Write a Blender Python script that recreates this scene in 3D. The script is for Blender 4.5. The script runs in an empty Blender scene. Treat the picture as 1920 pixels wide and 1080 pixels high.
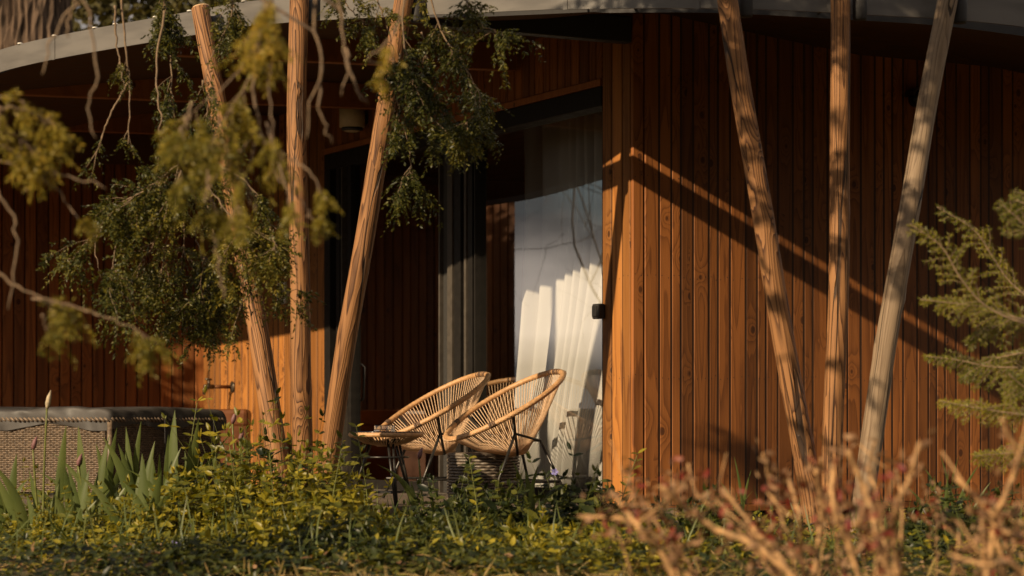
import bpy, math, random
import numpy as np
from mathutils import Vector, Matrix

SC = bpy.context.scene
COL = SC.collection
RNG = np.random.default_rng(7)
random.seed(7)

# ------------------------------------------------------------------ camera, sky, sun, exposure
EYE = 0.60          # ground is z = 0, deck top is z = 0.16
DECK = 0.16
cam_d = bpy.data.cameras.new('camera')
cam_d.sensor_width = 36.0
cam_d.lens = 84.375
cam_d.shift_y = 260.0 / 1920.0
cam_d.clip_start = 0.1
cam_d.clip_end = 500.0
cam_d.dof.use_dof = True
cam_d.dof.focus_distance = 13.0
cam_d.dof.aperture_fstop = 2.8
cam = bpy.data.objects.new('camera', cam_d)
cam.location = (0, 0, EYE)
cam.rotation_euler = (math.radians(90), 0, 0)
COL.objects.link(cam)
SC.camera = cam

SUN_DIR = Vector((0.70, 0.714, -0.478)).normalized()
SUN_EL = math.asin(-SUN_DIR.z)
SUN_AZ = math.atan2(-SUN_DIR.x, -SUN_DIR.y)
world = bpy.data.worlds.new('World')
SC.world = world
world.use_nodes = True
wn = world.node_tree
for n in list(wn.nodes):
    wn.nodes.remove(n)
wo = wn.nodes.new('ShaderNodeOutputWorld')
wb = wn.nodes.new('ShaderNodeBackground')
wb.inputs['Strength'].default_value = 0.05
sky = wn.nodes.new('ShaderNodeTexSky')
sky.sky_type = 'NISHITA'
sky.sun_disc = False
sky.sun_elevation = SUN_EL
sky.sun_rotation = SUN_AZ % (2 * math.pi)
sky.air_density = 1.0
sky.dust_density = 0.6
tc = wn.nodes.new('ShaderNodeTexCoord')
wmap = wn.nodes.new('ShaderNodeMapping')
wmap.inputs['Scale'].default_value = (1.0, 1.0, 2.6)
wmap.inputs['Location'].default_value = (5.48, 2.84, 1.2)
wno = wn.nodes.new('ShaderNodeTexNoise')
wno.inputs['Scale'].default_value = 5.0
wno.inputs['Detail'].default_value = 7.0
wno.inputs['Roughness'].default_value = 0.52
wramp = wn.nodes.new('ShaderNodeMapRange')
wramp.interpolation_type = 'SMOOTHSTEP'
wramp.inputs['From Min'].default_value = 0.40
wramp.inputs['From Max'].default_value = 0.52
wno2 = wn.nodes.new('ShaderNodeTexNoise')
wno2.inputs['Scale'].default_value = 9.0
wno2.inputs['Detail'].default_value = 4.0
wcc = wn.nodes.new('ShaderNodeMix')
wcc.data_type = 'RGBA'
wcc.inputs[6].default_value = (3.0, 2.8, 2.7, 1)
wcc.inputs[7].default_value = (19.0, 16.2, 13.8, 1)
wmx = wn.nodes.new('ShaderNodeMix')
wmx.data_type = 'RGBA'
L = wn.links.new
L(tc.outputs['Generated'], wmap.inputs['Vector'])
L(wmap.outputs[0], wno.inputs['Vector'])
L(wmap.outputs[0], wno2.inputs['Vector'])
L(wno.outputs[0], wramp.inputs['Value'])
wr2 = wn.nodes.new('ShaderNodeMapRange')
wr2.inputs['From Min'].default_value = 0.36
wr2.inputs['From Max'].default_value = 0.64
L(wno2.outputs[0], wr2.inputs['Value'])
L(wr2.outputs[0], wcc.inputs[0])
L(wramp.outputs[0], wmx.inputs[0])
L(sky.outputs[0], wmx.inputs[6])
L(wcc.outputs[2], wmx.inputs[7])
L(wmx.outputs[2], wb.inputs['Color'])
L(wb.outputs[0], wo.inputs['Surface'])

sun_d = bpy.data.lights.new('sun', 'SUN')
sun_d.energy = 5.0
sun_d.angle = math.radians(0.5)
sun_d.color = (1.0, 0.77, 0.50)
sun = bpy.data.objects.new('sun', sun_d)
sun.rotation_euler = SUN_DIR.to_track_quat('-Z', 'Y').to_euler()
sun.location = (-8, -8, 9)
COL.objects.link(sun)

SC.view_settings.view_transform = 'Standard'
SC.view_settings.look = 'None'
SC.view_settings.gamma = 1.0
SC.view_settings.exposure = 0.3
SC.view_settings.use_curve_mapping = False
SC.cycles.max_bounces = 8
SC.cycles.diffuse_bounces = 2
SC.cycles.transparent_max_bounces = 16
SC.cycles.caustics_reflective = False
SC.cycles.caustics_refractive = False
SC.cycles.use_denoising = True


def P(px, py, Y):
    """photo pixel + distance from the camera plane -> world point"""
    return Vector(((px - 960.0) / 4500.0 * Y, Y, EYE + (800.0 - py) / 4500.0 * Y))


# ------------------------------------------------------------------ materials
def new_mat(name):
    m = bpy.data.materials.new(name)
    m.use_nodes = True
    nt = m.node_tree
    for n in list(nt.nodes):
        nt.nodes.remove(n)
    out = nt.nodes.new('ShaderNodeOutputMaterial')
    b = nt.nodes.new('ShaderNodeBsdfPrincipled')
    nt.links.new(b.outputs[0], out.inputs['Surface'])
    return m, nt, b, out


def N(nt, typ, **kw):
    n = nt.nodes.new(typ)
    for k, v in kw.items():
        if k.startswith('i_'):
            key = k[2:]
            key = int(key) if key.isdigit() else key.replace('_', ' ')
            n.inputs[key].default_value = v
        else:
            setattr(n, k, v)
    return n


def math_n(nt, op, a, b=None, c=None):
    n = nt.nodes.new('ShaderNodeMath')
    n.operation = op
    for i, v in enumerate((a, b, c)):
        if v is None:
            continue
        if isinstance(v, (int, float)):
            n.inputs[i].default_value = v
        else:
            nt.links.new(v, n.inputs[i])
    return n.outputs[0]


def mixc(nt, fac, a, b, blend='MIX'):
    n = nt.nodes.new('ShaderNodeMix')
    n.data_type = 'RGBA'
    n.blend_type = blend
    for s, v in ((0, fac), (6, a), (7, b)):
        if isinstance(v, (int, float)):
            n.inputs[s].default_value = v
        elif isinstance(v, tuple):
            n.inputs[s].default_value = (*v, 1) if len(v) == 3 else v
        else:
            nt.links.new(v, n.inputs[s])
    return n.outputs[2]


def maprange(nt, v, a, b, c, d, smooth=True):
    n = nt.nodes.new('ShaderNodeMapRange')
    if smooth:
        n.interpolation_type = 'SMOOTHSTEP'
    nt.links.new(v, n.inputs[0])
    n.inputs[1].default_value = a
    n.inputs[2].default_value = b
    n.inputs[3].default_value = c
    n.inputs[4].default_value = d
    return n.outputs[0]


def bump(nt, h, b, strength=0.4, dist=0.002):
    n = nt.nodes.new('ShaderNodeBump')
    n.inputs['Strength'].default_value = strength
    n.inputs['Distance'].default_value = dist
    nt.links.new(h, n.inputs['Height'])
    nt.links.new(n.outputs[0], b.inputs['Normal'])


def wood(name, light, dark, knot, ring=(5.0, 0.35), rings=9.0, log=False, knots=True, contrast=0.55,
         rough=0.62, var=(0.72, 1.18), crack=False, cell=(0.13, 0.55)):
    m, nt, b, out = new_mat(name)
    tcn = nt.nodes.new('ShaderNodeTexCoord')
    oi = nt.nodes.new('ShaderNodeObjectInfo')
    off = N(nt, 'ShaderNodeVectorMath', operation='SCALE')
    comb = N(nt, 'ShaderNodeCombineXYZ')
    r1 = math_n(nt, 'MULTIPLY', oi.outputs['Random'], 37.0)
    r2 = math_n(nt, 'MULTIPLY', oi.outputs['Random'], 91.0)
    nt.links.new(r1, comb.inputs[0])
    nt.links.new(r2, comb.inputs[1])
    nt.links.new(r1, comb.inputs[2])
    add = N(nt, 'ShaderNodeVectorMath', operation='ADD')
    nt.links.new(tcn.outputs['Object'], add.inputs[0])
    nt.links.new(comb.outputs[0], add.inputs[1])
    co = add.outputs[0]

    def mapped(sx, sy, sz):
        mp = N(nt, 'ShaderNodeVectorMath', operation='MULTIPLY')
        nt.links.new(co, mp.inputs[0])
        mp.inputs[1].default_value = (sx, sy, sz)
        return mp.outputs[0]

    def noise(vec, scale=1.0, detail=2.0, rough_=0.5):
        n = N(nt, 'ShaderNodeTexNoise')
        n.inputs['Scale'].default_value = scale
        n.inputs['Detail'].default_value = detail
        n.inputs['Roughness'].default_value = rough_
        nt.links.new(vec, n.inputs['Vector'])
        return n.outputs[0]

    sx = ring[0]
    ph = noise(mapped(sx, sx, ring[1]), 1.0, 1.5, 0.45)
    wob = noise(mapped(16, 16, 5), 1.0, 2.0)
    phase = math_n(nt, 'MULTIPLY', ph, rings)
    phase = math_n(nt, 'ADD', phase, math_n(nt, 'MULTIPLY', wob, 0.35))
    # knots: cells long in z, one round knot in some of them
    cellv = mapped(1 / cell[0], 1 / cell[0] if log else 0.0, 1 / cell[1])
    vo = N(nt, 'ShaderNodeTexVoronoi')
    vo.inputs['Scale'].default_value = 1.0
    vo.inputs['Randomness'].default_value = 0.85
    nt.links.new(cellv, vo.inputs['Vector'])
    sub = N(nt, 'ShaderNodeVectorMath', operation='SUBTRACT')
    nt.links.new(cellv, sub.inputs[0])
    nt.links.new(vo.outputs['Position'], sub.inputs[1])
    sc = N(nt, 'ShaderNodeVectorMath', operation='MULTIPLY')
    nt.links.new(sub.outputs[0], sc.inputs[0])
    sc.inputs[1].default_value = (cell[0], cell[0] if log else 0.0, cell[1] * 0.72)
    ln = N(nt, 'ShaderNodeVectorMath', operation='LENGTH')
    nt.links.new(sc.outputs[0], ln.inputs[0])
    r = math_n(nt, 'ADD', ln.outputs['Value'], math_n(nt, 'MULTIPLY', math_n(nt, 'SUBTRACT', wob, 0.5), 0.008))
    sepc = N(nt, 'ShaderNodeSeparateColor')
    nt.links.new(vo.outputs['Color'], sepc.inputs[0])
    has = math_n(nt, 'GREATER_THAN', sepc.outputs[0], 0.55)
    infl = math_n(nt, 'MULTIPLY', math_n(nt, 'EXPONENT', math_n(nt, 'MULTIPLY', r, -26.0)), has)
    phase = math_n(nt, 'ADD', phase, math_n(nt, 'MULTIPLY', infl, 4.5 if knots else 0.0))
    saw = math_n(nt, 'FRACT', phase)
    band = math_n(nt, 'POWER', saw, 2.2)                      # soft early wood to hard dark late wood
    band = math_n(nt, 'MULTIPLY', band, maprange(nt, saw, 0.9, 1.0, 1.0, 0.0))
    fib = noise(mapped(260, 260, 5.0), 1.0, 2.0, 0.6)
    blot = noise(mapped(7, 7, 1.3), 1.0, 3.0, 0.55)
    f1 = math_n(nt, 'MULTIPLY', band, contrast)
    f1 = math_n(nt, 'ADD', f1, math_n(nt, 'MULTIPLY', math_n(nt, 'SUBTRACT', fib, 0.5), 0.9))
    f1 = math_n(nt, 'ADD', f1, math_n(nt, 'MULTIPLY', math_n(nt, 'SUBTRACT', blot, 0.45), 0.8))
    cl = nt.nodes.new('ShaderNodeClamp')
    nt.links.new(f1, cl.inputs[0])
    col = mixc(nt, cl.outputs[0], light, dark)
    ksize = math_n(nt, 'MULTIPLY_ADD', sepc.outputs[1], 0.010, 0.001)
    kr = math_n(nt, 'SUBTRACT', r, ksize)
    kmask = math_n(nt, 'MULTIPLY', maprange(nt, kr, 0.002, 0.010, 1.0, 0.0), has)
    if knots:
        col = mixc(nt, math_n(nt, 'MULTIPLY', kmask, 0.8), col, knot)
    h = math_n(nt, 'ADD', math_n(nt, 'MULTIPLY', band, 0.6), math_n(nt, 'MULTIPLY', fib, 0.6))
    if crack:
        cr = noise(mapped(11, 11, 0.45), 1.0, 1.0)
        cd = math_n(nt, 'ABSOLUTE', math_n(nt, 'SUBTRACT', cr, 0.47))
        cm = maprange(nt, cd, 0.004, 0.012, 1.0, 0.0)
        gate = noise(mapped(3, 3, 0.9), 1.0, 1.0)
        cm = math_n(nt, 'MULTIPLY', cm, maprange(nt, gate, 0.43, 0.52, 0.0, 1.0))
        col = mixc(nt, math_n(nt, 'MULTIPLY', cm, 0.9), col, (0.02, 0.012, 0.008))
        h = math_n(nt, 'SUBTRACT', h, math_n(nt, 'MULTIPLY', cm, 4.0))
    v = maprange(nt, oi.outputs['Random'], 0, 1, var[0], var[1], False)
    hs = N(nt, 'ShaderNodeHueSaturation')
    nt.links.new(col, hs.inputs['Color'])
    nt.links.new(v, hs.inputs['Value'])
    nt.links.new(hs.outputs[0], b.inputs['Base Color'])
    b.inputs['Roughness'].default_value = rough
    b.inputs['Specular IOR Level'].default_value = 0.3
    bump(nt, h, b, 0.8 if log else 0.55, 0.004 if log else 0.0022)
    return m


def plain(name, col, rough=0.5, metal=0.0, noise_amt=0.25, scale=30.0, bump_s=0.15, spec=0.5, stretch=(1, 1, 1)):
    m, nt, b, out = new_mat(name)
    tcn = nt.nodes.new('ShaderNodeTexCoord')
    mp = N(nt, 'ShaderNodeVectorMath', operation='MULTIPLY')
    nt.links.new(tcn.outputs['Object'], mp.inputs[0])
    mp.inputs[1].default_value = stretch
    n = N(nt, 'ShaderNodeTexNoise')
    n.inputs['Scale'].default_value = scale
    n.inputs['Detail'].default_value = 5.0
    nt.links.new(mp.outputs[0], n.inputs['Vector'])
    d = tuple(c * (1 - noise_amt) for c in col)
    l_ = tuple(min(1, c * (1 + noise_amt)) for c in col)
    c = mixc(nt, maprange(nt, n.outputs[0], 0.3, 0.7, 0, 1), d, l_)
    nt.links.new(c, b.inputs['Base Color'])
    nt.links.new(maprange(nt, n.outputs[0], 0.3, 0.7, rough * 0.85, min(1, rough * 1.15)), b.inputs['Roughness'])
    b.inputs['Metallic'].default_value = metal
    b.inputs['Specular IOR Level'].default_value = spec
    if bump_s:
        bump(nt, n.outputs[0], b, bump_s, 0.002)
    return m


def leafmat(name, cols, trans=0.35, rough=0.45, tint=1.0, scale=1.5):
    """leaf colours vary from leaf to leaf (random per island) and in broad drifts"""
    m, nt, b, out = new_mat(name)
    g = nt.nodes.new('ShaderNodeNewGeometry')
    ramp = nt.nodes.new('ShaderNodeValToRGB')
    el = ramp.color_ramp.elements
    while len(el) < len(cols):
        el.new(0.5)
    for i, c in enumerate(cols):
        el[i].position = i / (len(cols) - 1)
        el[i].color = (*c, 1)
    tcn = nt.nodes.new('ShaderNodeTexCoord')
    n = N(nt, 'ShaderNodeTexNoise')
    n.inputs['Scale'].default_value = scale
    nt.links.new(tcn.outputs['Object'], n.inputs['Vector'])
    f = math_n(nt, 'ADD', math_n(nt, 'MULTIPLY', g.outputs['Random Per Island'], 0.6),
               math_n(nt, 'MULTIPLY', math_n(nt, 'SUBTRACT', n.outputs[0], 0.37), 1.3))
    nt.links.new(f, ramp.inputs[0])
    nt.links.new(ramp.outputs[0], b.inputs['Base Color'])
    b.inputs['Roughness'].default_value = rough
    b.inputs['Specular IOR Level'].default_value = 0.35
    tr = nt.nodes.new('ShaderNodeBsdfTranslucent')
    tcol = mixc(nt, 1.0, ramp.outputs[0], (1.25, 1.15, 0.5), 'MULTIPLY')
    nt.links.new(tcol, tr.inputs['Color'])
    mx = nt.nodes.new('ShaderNodeMixShader')
    mx.inputs[0].default_value = trans
    nt.links.new(b.outputs[0], mx.inputs[1])
    nt.links.new(tr.outputs[0], mx.inputs[2])
    nt.links.new(mx.outputs[0], out.inputs['Surface'])
    return m


M = {}
M['clad'] = wood('larch_cladding', (0.315, 0.113, 0.028), (0.105, 0.034, 0.009), (0.050, 0.016, 0.006), ring=(9.0, 0.42), rings=9.0, contrast=0.75, var=(0.55, 1.25))
M['clad_light'] = wood('larch_cladding_lighter', (0.38, 0.155, 0.036), (0.17, 0.060, 0.014), (0.05, 0.018, 0.006), ring=(7.0, 0.42), contrast=0.95, var=(0.6, 1.25))  # same larch in lighter tones for the corner and terrace boards
M['ceil_wood'] = wood('spruce_ceiling', (0.10, 0.045, 0.018), (0.06, 0.026, 0.010), (0.03, 0.012, 0.005), knots=False)
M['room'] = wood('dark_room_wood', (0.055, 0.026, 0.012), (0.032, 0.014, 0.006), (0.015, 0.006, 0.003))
M['beam'] = wood('beam_wood', (0.32, 0.12, 0.035), (0.18, 0.06, 0.018), (0.04, 0.015, 0.008))
M['log'] = wood('peeled_log', (0.32, 0.155, 0.060), (0.060, 0.023, 0.009), (0.035, 0.014, 0.006), ring=(13.0, 0.75), rings=13.0,
                log=True, crack=True, contrast=1.2, rough=0.6, var=(0.9, 1.05), cell=(0.16, 0.45))
M['log_grey'] = wood('weathered_log', (0.27, 0.195, 0.125), (0.115, 0.075, 0.045), (0.035, 0.022, 0.014), ring=(13.0, 0.7), rings=10.0,
                     log=True, crack=True, contrast=0.85, rough=0.65, var=(0.95, 1.05), cell=(0.16, 0.45))
M['log_end'] = plain('log_end_grain', (0.45, 0.29, 0.15), 0.7, scale=60)
M['deck'] = wood('deck_board', (0.15, 0.115, 0.085), (0.09, 0.066, 0.048), (0.03, 0.02, 0.015), knots=False)
M['back'] = plain('cladding_backing', (0.012, 0.009, 0.007), 0.9, bump_s=0)
M['fascia'] = plain('roof_band_metal', (0.115, 0.106, 0.095), 0.5, 0.0, 0.16, 3.0, 0.05, 0.5, (1, 1, 6))
M['roof'] = plain('roof_membrane', (0.06, 0.055, 0.05), 0.8)
M['soffit'] = plain('soffit_board', (0.07, 0.036, 0.016), 0.85, 0, 0.2, 12, 0.1, 0.1)
M['black'] = plain('black_metal', (0.014, 0.013, 0.012), 0.5, 0.0, 0.2, 40, 0.05)
M['rubber'] = plain('black_rubber', (0.02, 0.018, 0.017), 0.7)
M['bronze'] = plain('door_aluminium', (0.075, 0.064, 0.052), 0.5, 0.0, 0.15, 25, 0.03, 0.15)
M['darkframe'] = plain('door_frame_dark', (0.016, 0.014, 0.012), 0.5, 0.0, 0.15, 25, 0.03, 0.15)
M['brush'] = plain('brush_seal', (0.03, 0.028, 0.025), 0.95, 0, 0.7, 160, 0.8)
M['steel'] = plain('steel_leg', (0.05, 0.047, 0.043), 0.35, 0.6, 0.2, 40, 0.05)
M['bolt'] = plain('bolt_cap', (0.6, 0.57, 0.5), 0.4, 0.2)
M['brass'] = plain('copper_pipe', (0.20, 0.085, 0.035), 0.45, 0.7, 0.35)
M['tapmetal'] = plain('tap_metal', (0.11, 0.085, 0.06), 0.4, 0.8, 0.3)
M['cream'] = plain('cream_enamel', (0.55, 0.47, 0.32), 0.5, 0, 0.06)
M['white'] = plain('white_plastic', (0.70, 0.68, 0.63), 0.45, 0, 0.05)
M['screen'] = plain('dark_screen', (0.012, 0.016, 0.028), 0.2, 0, 0.05)
M['ink'] = plain('sticker_ink', (0.03, 0.03, 0.03), 0.6, 0, 0)
M['rim'] = plain('wrapped_rim', (0.50, 0.285, 0.130), 0.5, 0, 0.22, 45, 0.2)
M['rimwear'] = plain('worn_rim', (0.10, 0.055, 0.03), 0.6, 0, 0.5, 60, 0.3)
M['cord'] = plain('plastic_cord', (0.70, 0.47, 0.28), 0.42, 0, 0.15, 60, 0.0)
M['rattan'] = plain('brown_rattan', (0.165, 0.118, 0.078), 0.42, 0, 0.4, 40, 0.1)
M['rattan_grey'] = plain('grey_rattan', (0.13, 0.105, 0.08), 0.45, 0, 0.4, 40, 0.1)
M['vinyl'] = plain('black_vinyl', (0.045, 0.040, 0.036), 0.6, 0, 0.25, 9, 0.5)
M['vinyl_brown'] = plain('brown_vinyl', (0.16, 0.055, 0.018), 0.45, 0, 0.25, 9, 0.5)
M['bark'] = plain('rough_bark', (0.085, 0.058, 0.040), 0.95, 0, 0.75, 9, 1.0, 0.1, (3, 3, 0.35))
M['twig'] = plain('twig_bark', (0.20, 0.135, 0.08), 0.8, 0, 0.3, 60, 0.3)
M['twig_dark'] = plain('dark_twig_bark', (0.10, 0.065, 0.04), 0.8, 0, 0.3, 60, 0.3)
M['cutstem'] = plain('pruned_stem_bark', (0.40, 0.230, 0.098), 0.8, 0, 0.45, 40, 0.3)
M['soil'] = None
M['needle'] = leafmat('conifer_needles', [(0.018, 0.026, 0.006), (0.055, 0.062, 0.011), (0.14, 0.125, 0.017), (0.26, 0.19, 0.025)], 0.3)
M['needle_gold'] = leafmat('conifer_needles_painted_sun', [(0.07, 0.075, 0.014), (0.18, 0.16, 0.022), (0.32, 0.25, 0.03), (0.44, 0.28, 0.04)], 0.3)  # sunlight on the nearer boughs put into the needle colour
M['yew'] = leafmat('yew_needles', [(0.035, 0.045, 0.008), (0.15, 0.15, 0.015), (0.36, 0.30, 0.026)], 0.35)
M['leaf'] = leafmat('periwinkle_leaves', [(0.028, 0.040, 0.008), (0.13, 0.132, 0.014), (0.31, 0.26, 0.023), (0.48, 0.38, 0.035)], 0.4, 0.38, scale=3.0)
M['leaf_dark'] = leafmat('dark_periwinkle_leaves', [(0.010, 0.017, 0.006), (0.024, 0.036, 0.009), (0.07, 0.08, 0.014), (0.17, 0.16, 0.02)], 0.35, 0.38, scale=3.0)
M['iris'] = leafmat('iris_blades', [(0.045, 0.072, 0.018), (0.11, 0.14, 0.036), (0.20, 0.21, 0.065)], 0.35, 0.42, scale=4.0)
M['bud'] = plain('papery_bud', (0.42, 0.34, 0.22), 0.7, 0, 0.35, 50)
M['bud_purple'] = plain('purple_bud', (0.17, 0.075, 0.075), 0.6, 0, 0.3, 50)
M['stemgreen'] = plain('green_stem', (0.11, 0.12, 0.02), 0.5, 0, 0.25, 40)
M['redleaf'] = leafmat('red_shoots', [(0.16, 0.015, 0.015), (0.26, 0.045, 0.03), (0.30, 0.14, 0.07)], 0.35)
M['straw'] = leafmat('dry_straw', [(0.14, 0.10, 0.025), (0.28, 0.20, 0.06), (0.45, 0.31, 0.13), (0.18, 0.17, 0.025)], 0.25, 0.7, scale=3.0)
M['deadleaf'] = leafmat('dead_leaves', [(0.10, 0.05, 0.02), (0.26, 0.14, 0.07), (0.38, 0.25, 0.14)], 0.25, 0.7)
M['petal'] = plain('violet_petal', (0.22, 0.20, 0.50), 0.6)
M['farleaf'] = leafmat('far_tree_leaves', [(0.04, 0.04, 0.012), (0.075, 0.065, 0.02), (0.12, 0.095, 0.028)], 0.3, 0.5)


def make_glass():
    m, nt, b, out = new_mat('window_glass')
    nt.nodes.remove(b)
    tr = nt.nodes.new('ShaderNodeBsdfTransparent')
    tr.inputs['Color'].default_value = (0.98, 0.985, 0.97, 1)
    gl = nt.nodes.new('ShaderNodeBsdfGlossy')
    gl.inputs['Roughness'].default_value = 0.0
    fr = nt.nodes.new('ShaderNodeFresnel')
    fr.inputs['IOR'].default_value = 1.52
    f = math_n(nt, 'MULTIPLY', fr.outputs[0], 3.3)            # four faces of double glazing
    mx = nt.nodes.new('ShaderNodeMixShader')
    nt.links.new(f, mx.inputs[0])
    nt.links.new(tr.outputs[0], mx.inputs[1])
    nt.links.new(gl.outputs[0], mx.inputs[2])
    nt.links.new(mx.outputs[0], out.inputs['Surface'])
    return m


M['glass'] = make_glass()


def make_clear():
    m, nt, b, out = new_mat('thick_clear_glass')
    b.inputs['Base Color'].default_value = (0.95, 0.95, 0.92, 1)
    b.inputs['Transmission Weight'].default_value = 1.0
    b.inputs['Roughness'].default_value = 0.03
    b.inputs['IOR'].default_value = 1.5
    return m


M['clear'] = make_clear()


def make_curtain():
    m, nt, b, out = new_mat('sheer_white_curtain')
    tcn = nt.nodes.new('ShaderNodeTexCoord')
    mp = N(nt, 'ShaderNodeVectorMath', operation='MULTIPLY')
    nt.links.new(tcn.outputs['Object'], mp.inputs[0])
    mp.inputs[1].default_value = (220, 220, 900)
    n = N(nt, 'ShaderNodeTexNoise')
    n.inputs['Scale'].default_value = 1.0
    nt.links.new(mp.outputs[0], n.inputs['Vector'])
    c = mixc(nt, n.outputs[0], (0.80, 0.78, 0.74), (0.92, 0.90, 0.86))
    nt.links.new(c, b.inputs['Base Color'])
    b.inputs['Roughness'].default_value = 0.9
    b.inputs['Specular IOR Level'].default_value = 0.1
    tr = nt.nodes.new('ShaderNodeBsdfTranslucent')
    tr.inputs['Color'].default_value = (0.8, 0.78, 0.72, 1)
    mx = nt.nodes.new('ShaderNodeMixShader')
    mx.inputs[0].default_value = 0.3
    nt.links.new(b.outputs[0], mx.inputs[1])
    nt.links.new(tr.outputs[0], mx.inputs[2])
    nt.links.new(mx.outputs[0], out.inputs['Surface'])
    return m


M['curtain'] = make_curtain()


def make_soil():
    m, nt, b, out = new_mat('soil_and_mulch')
    tcn = nt.nodes.new('ShaderNodeTexCoord')
    n = N(nt, 'ShaderNodeTexNoise')
    n.inputs['Scale'].default_value = 26.0
    n.inputs['Detail'].default_value = 8.0
    n.inputs['Roughness'].default_value = 0.7
    nt.links.new(tcn.outputs['Object'], n.inputs['Vector'])
    n2 = N(nt, 'ShaderNodeTexNoise')
    n2.inputs['Scale'].default_value = 1.2
    nt.links.new(tcn.outputs['Object'], n2.inputs['Vector'])
    c = mixc(nt, maprange(nt, n.outputs[0], 0.35, 0.68, 0, 1), (0.045, 0.030, 0.015), (0.19, 0.125, 0.06))
    c = mixc(nt, maprange(nt, n2.outputs[0], 0.45, 0.6, 0, 0.6), c, (0.06, 0.065, 0.015))
    nt.links.new(c, b.inputs['Base Color'])
    b.inputs['Roughness'].default_value = 0.95
    bump(nt, n.outputs[0], b, 1.0, 0.02)
    return m


M['soil'] = make_soil()


# ------------------------------------------------------------------ mesh helpers
class MB:
    def __init__(self):
        self.v, self.f = [], []

    def add(self, verts, faces):
        o = len(self.v)
        self.v.extend([tuple(p) for p in verts])
        self.f.extend([tuple(i + o for i in f) for f in faces])
        return self

    def box(self, x0, x1, y0, y1, z0, z1):
        v = [(x0, y0, z0), (x1, y0, z0), (x1, y1, z0), (x0, y1, z0), (x0, y0, z1), (x1, y0, z1), (x1, y1, z1), (x0, y1, z1)]
        return self.add(v, [(0, 3, 2, 1), (4, 5, 6, 7), (0, 1, 5, 4), (1, 2, 6, 5), (2, 3, 7, 6), (3, 0, 4, 7)])

    def obox(self, o, a, b, c):
        """box from corner o with edge vectors a, b, c"""
        o, a, b, c = map(Vector, (o, a, b, c))
        v = [o, o + a, o + a + b, o + b, o + c, o + a + c, o + a + b + c, o + b + c]
        return self.add(v, [(0, 3, 2, 1), (4, 5, 6, 7), (0, 1, 5, 4), (1, 2, 6, 5), (2, 3, 7, 6), (3, 0, 4, 7)])

    def tube(self, pts, rad, n=8, cap=True, closed=False):
        pts = [Vector(p) for p in pts]
        k = len(pts)
        if isinstance(rad, (int, float)):
            rad = [rad] * k
        vs, fs = [], []
        up = None
        for i in range(k):
            if closed:
                t = pts[(i + 1) % k] - pts[(i - 1) % k]
            else:
                t = pts[min(i + 1, k - 1)] - pts[max(i - 1, 0)]
            if t.length < 1e-9:
                t = Vector((0, 0, 1))
            t.normalize()
            if up is None:
                up = t.orthogonal().normalized()
            else:
                up = (up - t * up.dot(t))
                if up.length < 1e-6:
                    up = t.orthogonal()
                up.normalize()
            s = t.cross(up)
            for j in range(n):
                a = 2 * math.pi * j / n
                vs.append(pts[i] + (up * math.cos(a) + s * math.sin(a)) * rad[i])
        rows = k if closed else k - 1
        for i in range(rows):
            i2 = (i + 1) % k
            for j in range(n):
                j2 = (j + 1) % n
                fs.append((i * n + j, i * n + j2, i2 * n + j2, i2 * n + j))
        if cap and not closed:
            fs.append(tuple(range(n))[::-1])
            fs.append(tuple((k - 1) * n + j for j in range(n)))
        return self.add(vs, fs)

    def lathe(self, prof, n=20, origin=(0, 0, 0), axis='z'):
        vs, fs = [], []
        ox, oy, oz = origin
        for r, h in prof:
            for j in range(n):
                a = 2 * math.pi * j / n
                vs.append((ox + r * math.cos(a), oy + r * math.sin(a), oz + h))
        for i in range(len(prof) - 1):
            for j in range(n):
                j2 = (j + 1) % n
                fs.append((i * n + j, i * n + j2, (i + 1) * n + j2, (i + 1) * n + j))
        fs.append(tuple(range(n))[::-1])
        fs.append(tuple((len(prof) - 1) * n + j for j in range(n)))
        return self.add(vs, fs)

    def build(self, name, mat, parent=None, smooth=False, loc=None, bevel=0.0, rot=None):
        me = bpy.data.meshes.new(name)
        me.from_pydata(self.v, [], self.f)
        me.update()
        if smooth:
            me.shade_smooth()
        return link(name, me, mat, parent, loc, bevel, rot)


def link(name, me, mat, parent=None, loc=None, bevel=0.0, rot=None):
    o = bpy.data.objects.new(name, me)
    COL.objects.link(o)
    if mat is not None and len(me.materials) == 0:
        me.materials.append(mat)
    if loc is not None:
        o.location = loc
    if rot is not None:
        o.rotation_euler = rot
    if parent is not None:
        o.parent = parent
    if bevel:
        b = o.modifiers.new('bevel', 'BEVEL')
        b.width = bevel
        b.segments = 2
        b.limit_method = 'ANGLE'
    return o


def quads_mesh(name, V, F):
    """fast mesh from numpy arrays (N,3) and (M,4)/(M,3)"""
    V = np.asarray(V, dtype=np.float32)
    F = np.asarray(F, dtype=np.int32)
    me = bpy.data.meshes.new(name)
    me.vertices.add(len(V))
    me.vertices.foreach_set('co', V.ravel())
    k = F.shape[1]
    me.loops.add(F.size)
    me.loops.foreach_set('vertex_index', F.ravel())
    me.polygons.add(len(F))
    me.polygons.foreach_set('loop_start', np.arange(0, F.size, k, dtype=np.int32))
    me.update(calc_edges=True)
    me.validate()
    return me


def tag(o, label=None, cat=None, group=None, kind=None):
    if label:
        o['label'] = label
    if cat:
        o['category'] = cat
    if group:
        o['group'] = group
    if kind:
        o['kind'] = kind
    return o


def empty(name, loc=(0, 0, 0), rz=0.0, **kw):
    o = bpy.data.objects.new(name, None)
    o.empty_display_size = 0.1
    COL.objects.link(o)
    o.location = loc
    o.rotation_euler = (0, 0, rz)
    tag(o, **kw)
    return o


def copy_tree(o, parent=None):
    c = o.copy()
    COL.objects.link(c)
    if parent is not None:
        c.parent = parent
    for ch in list(o.children):
        copy_tree(ch, c)
    return c


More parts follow.
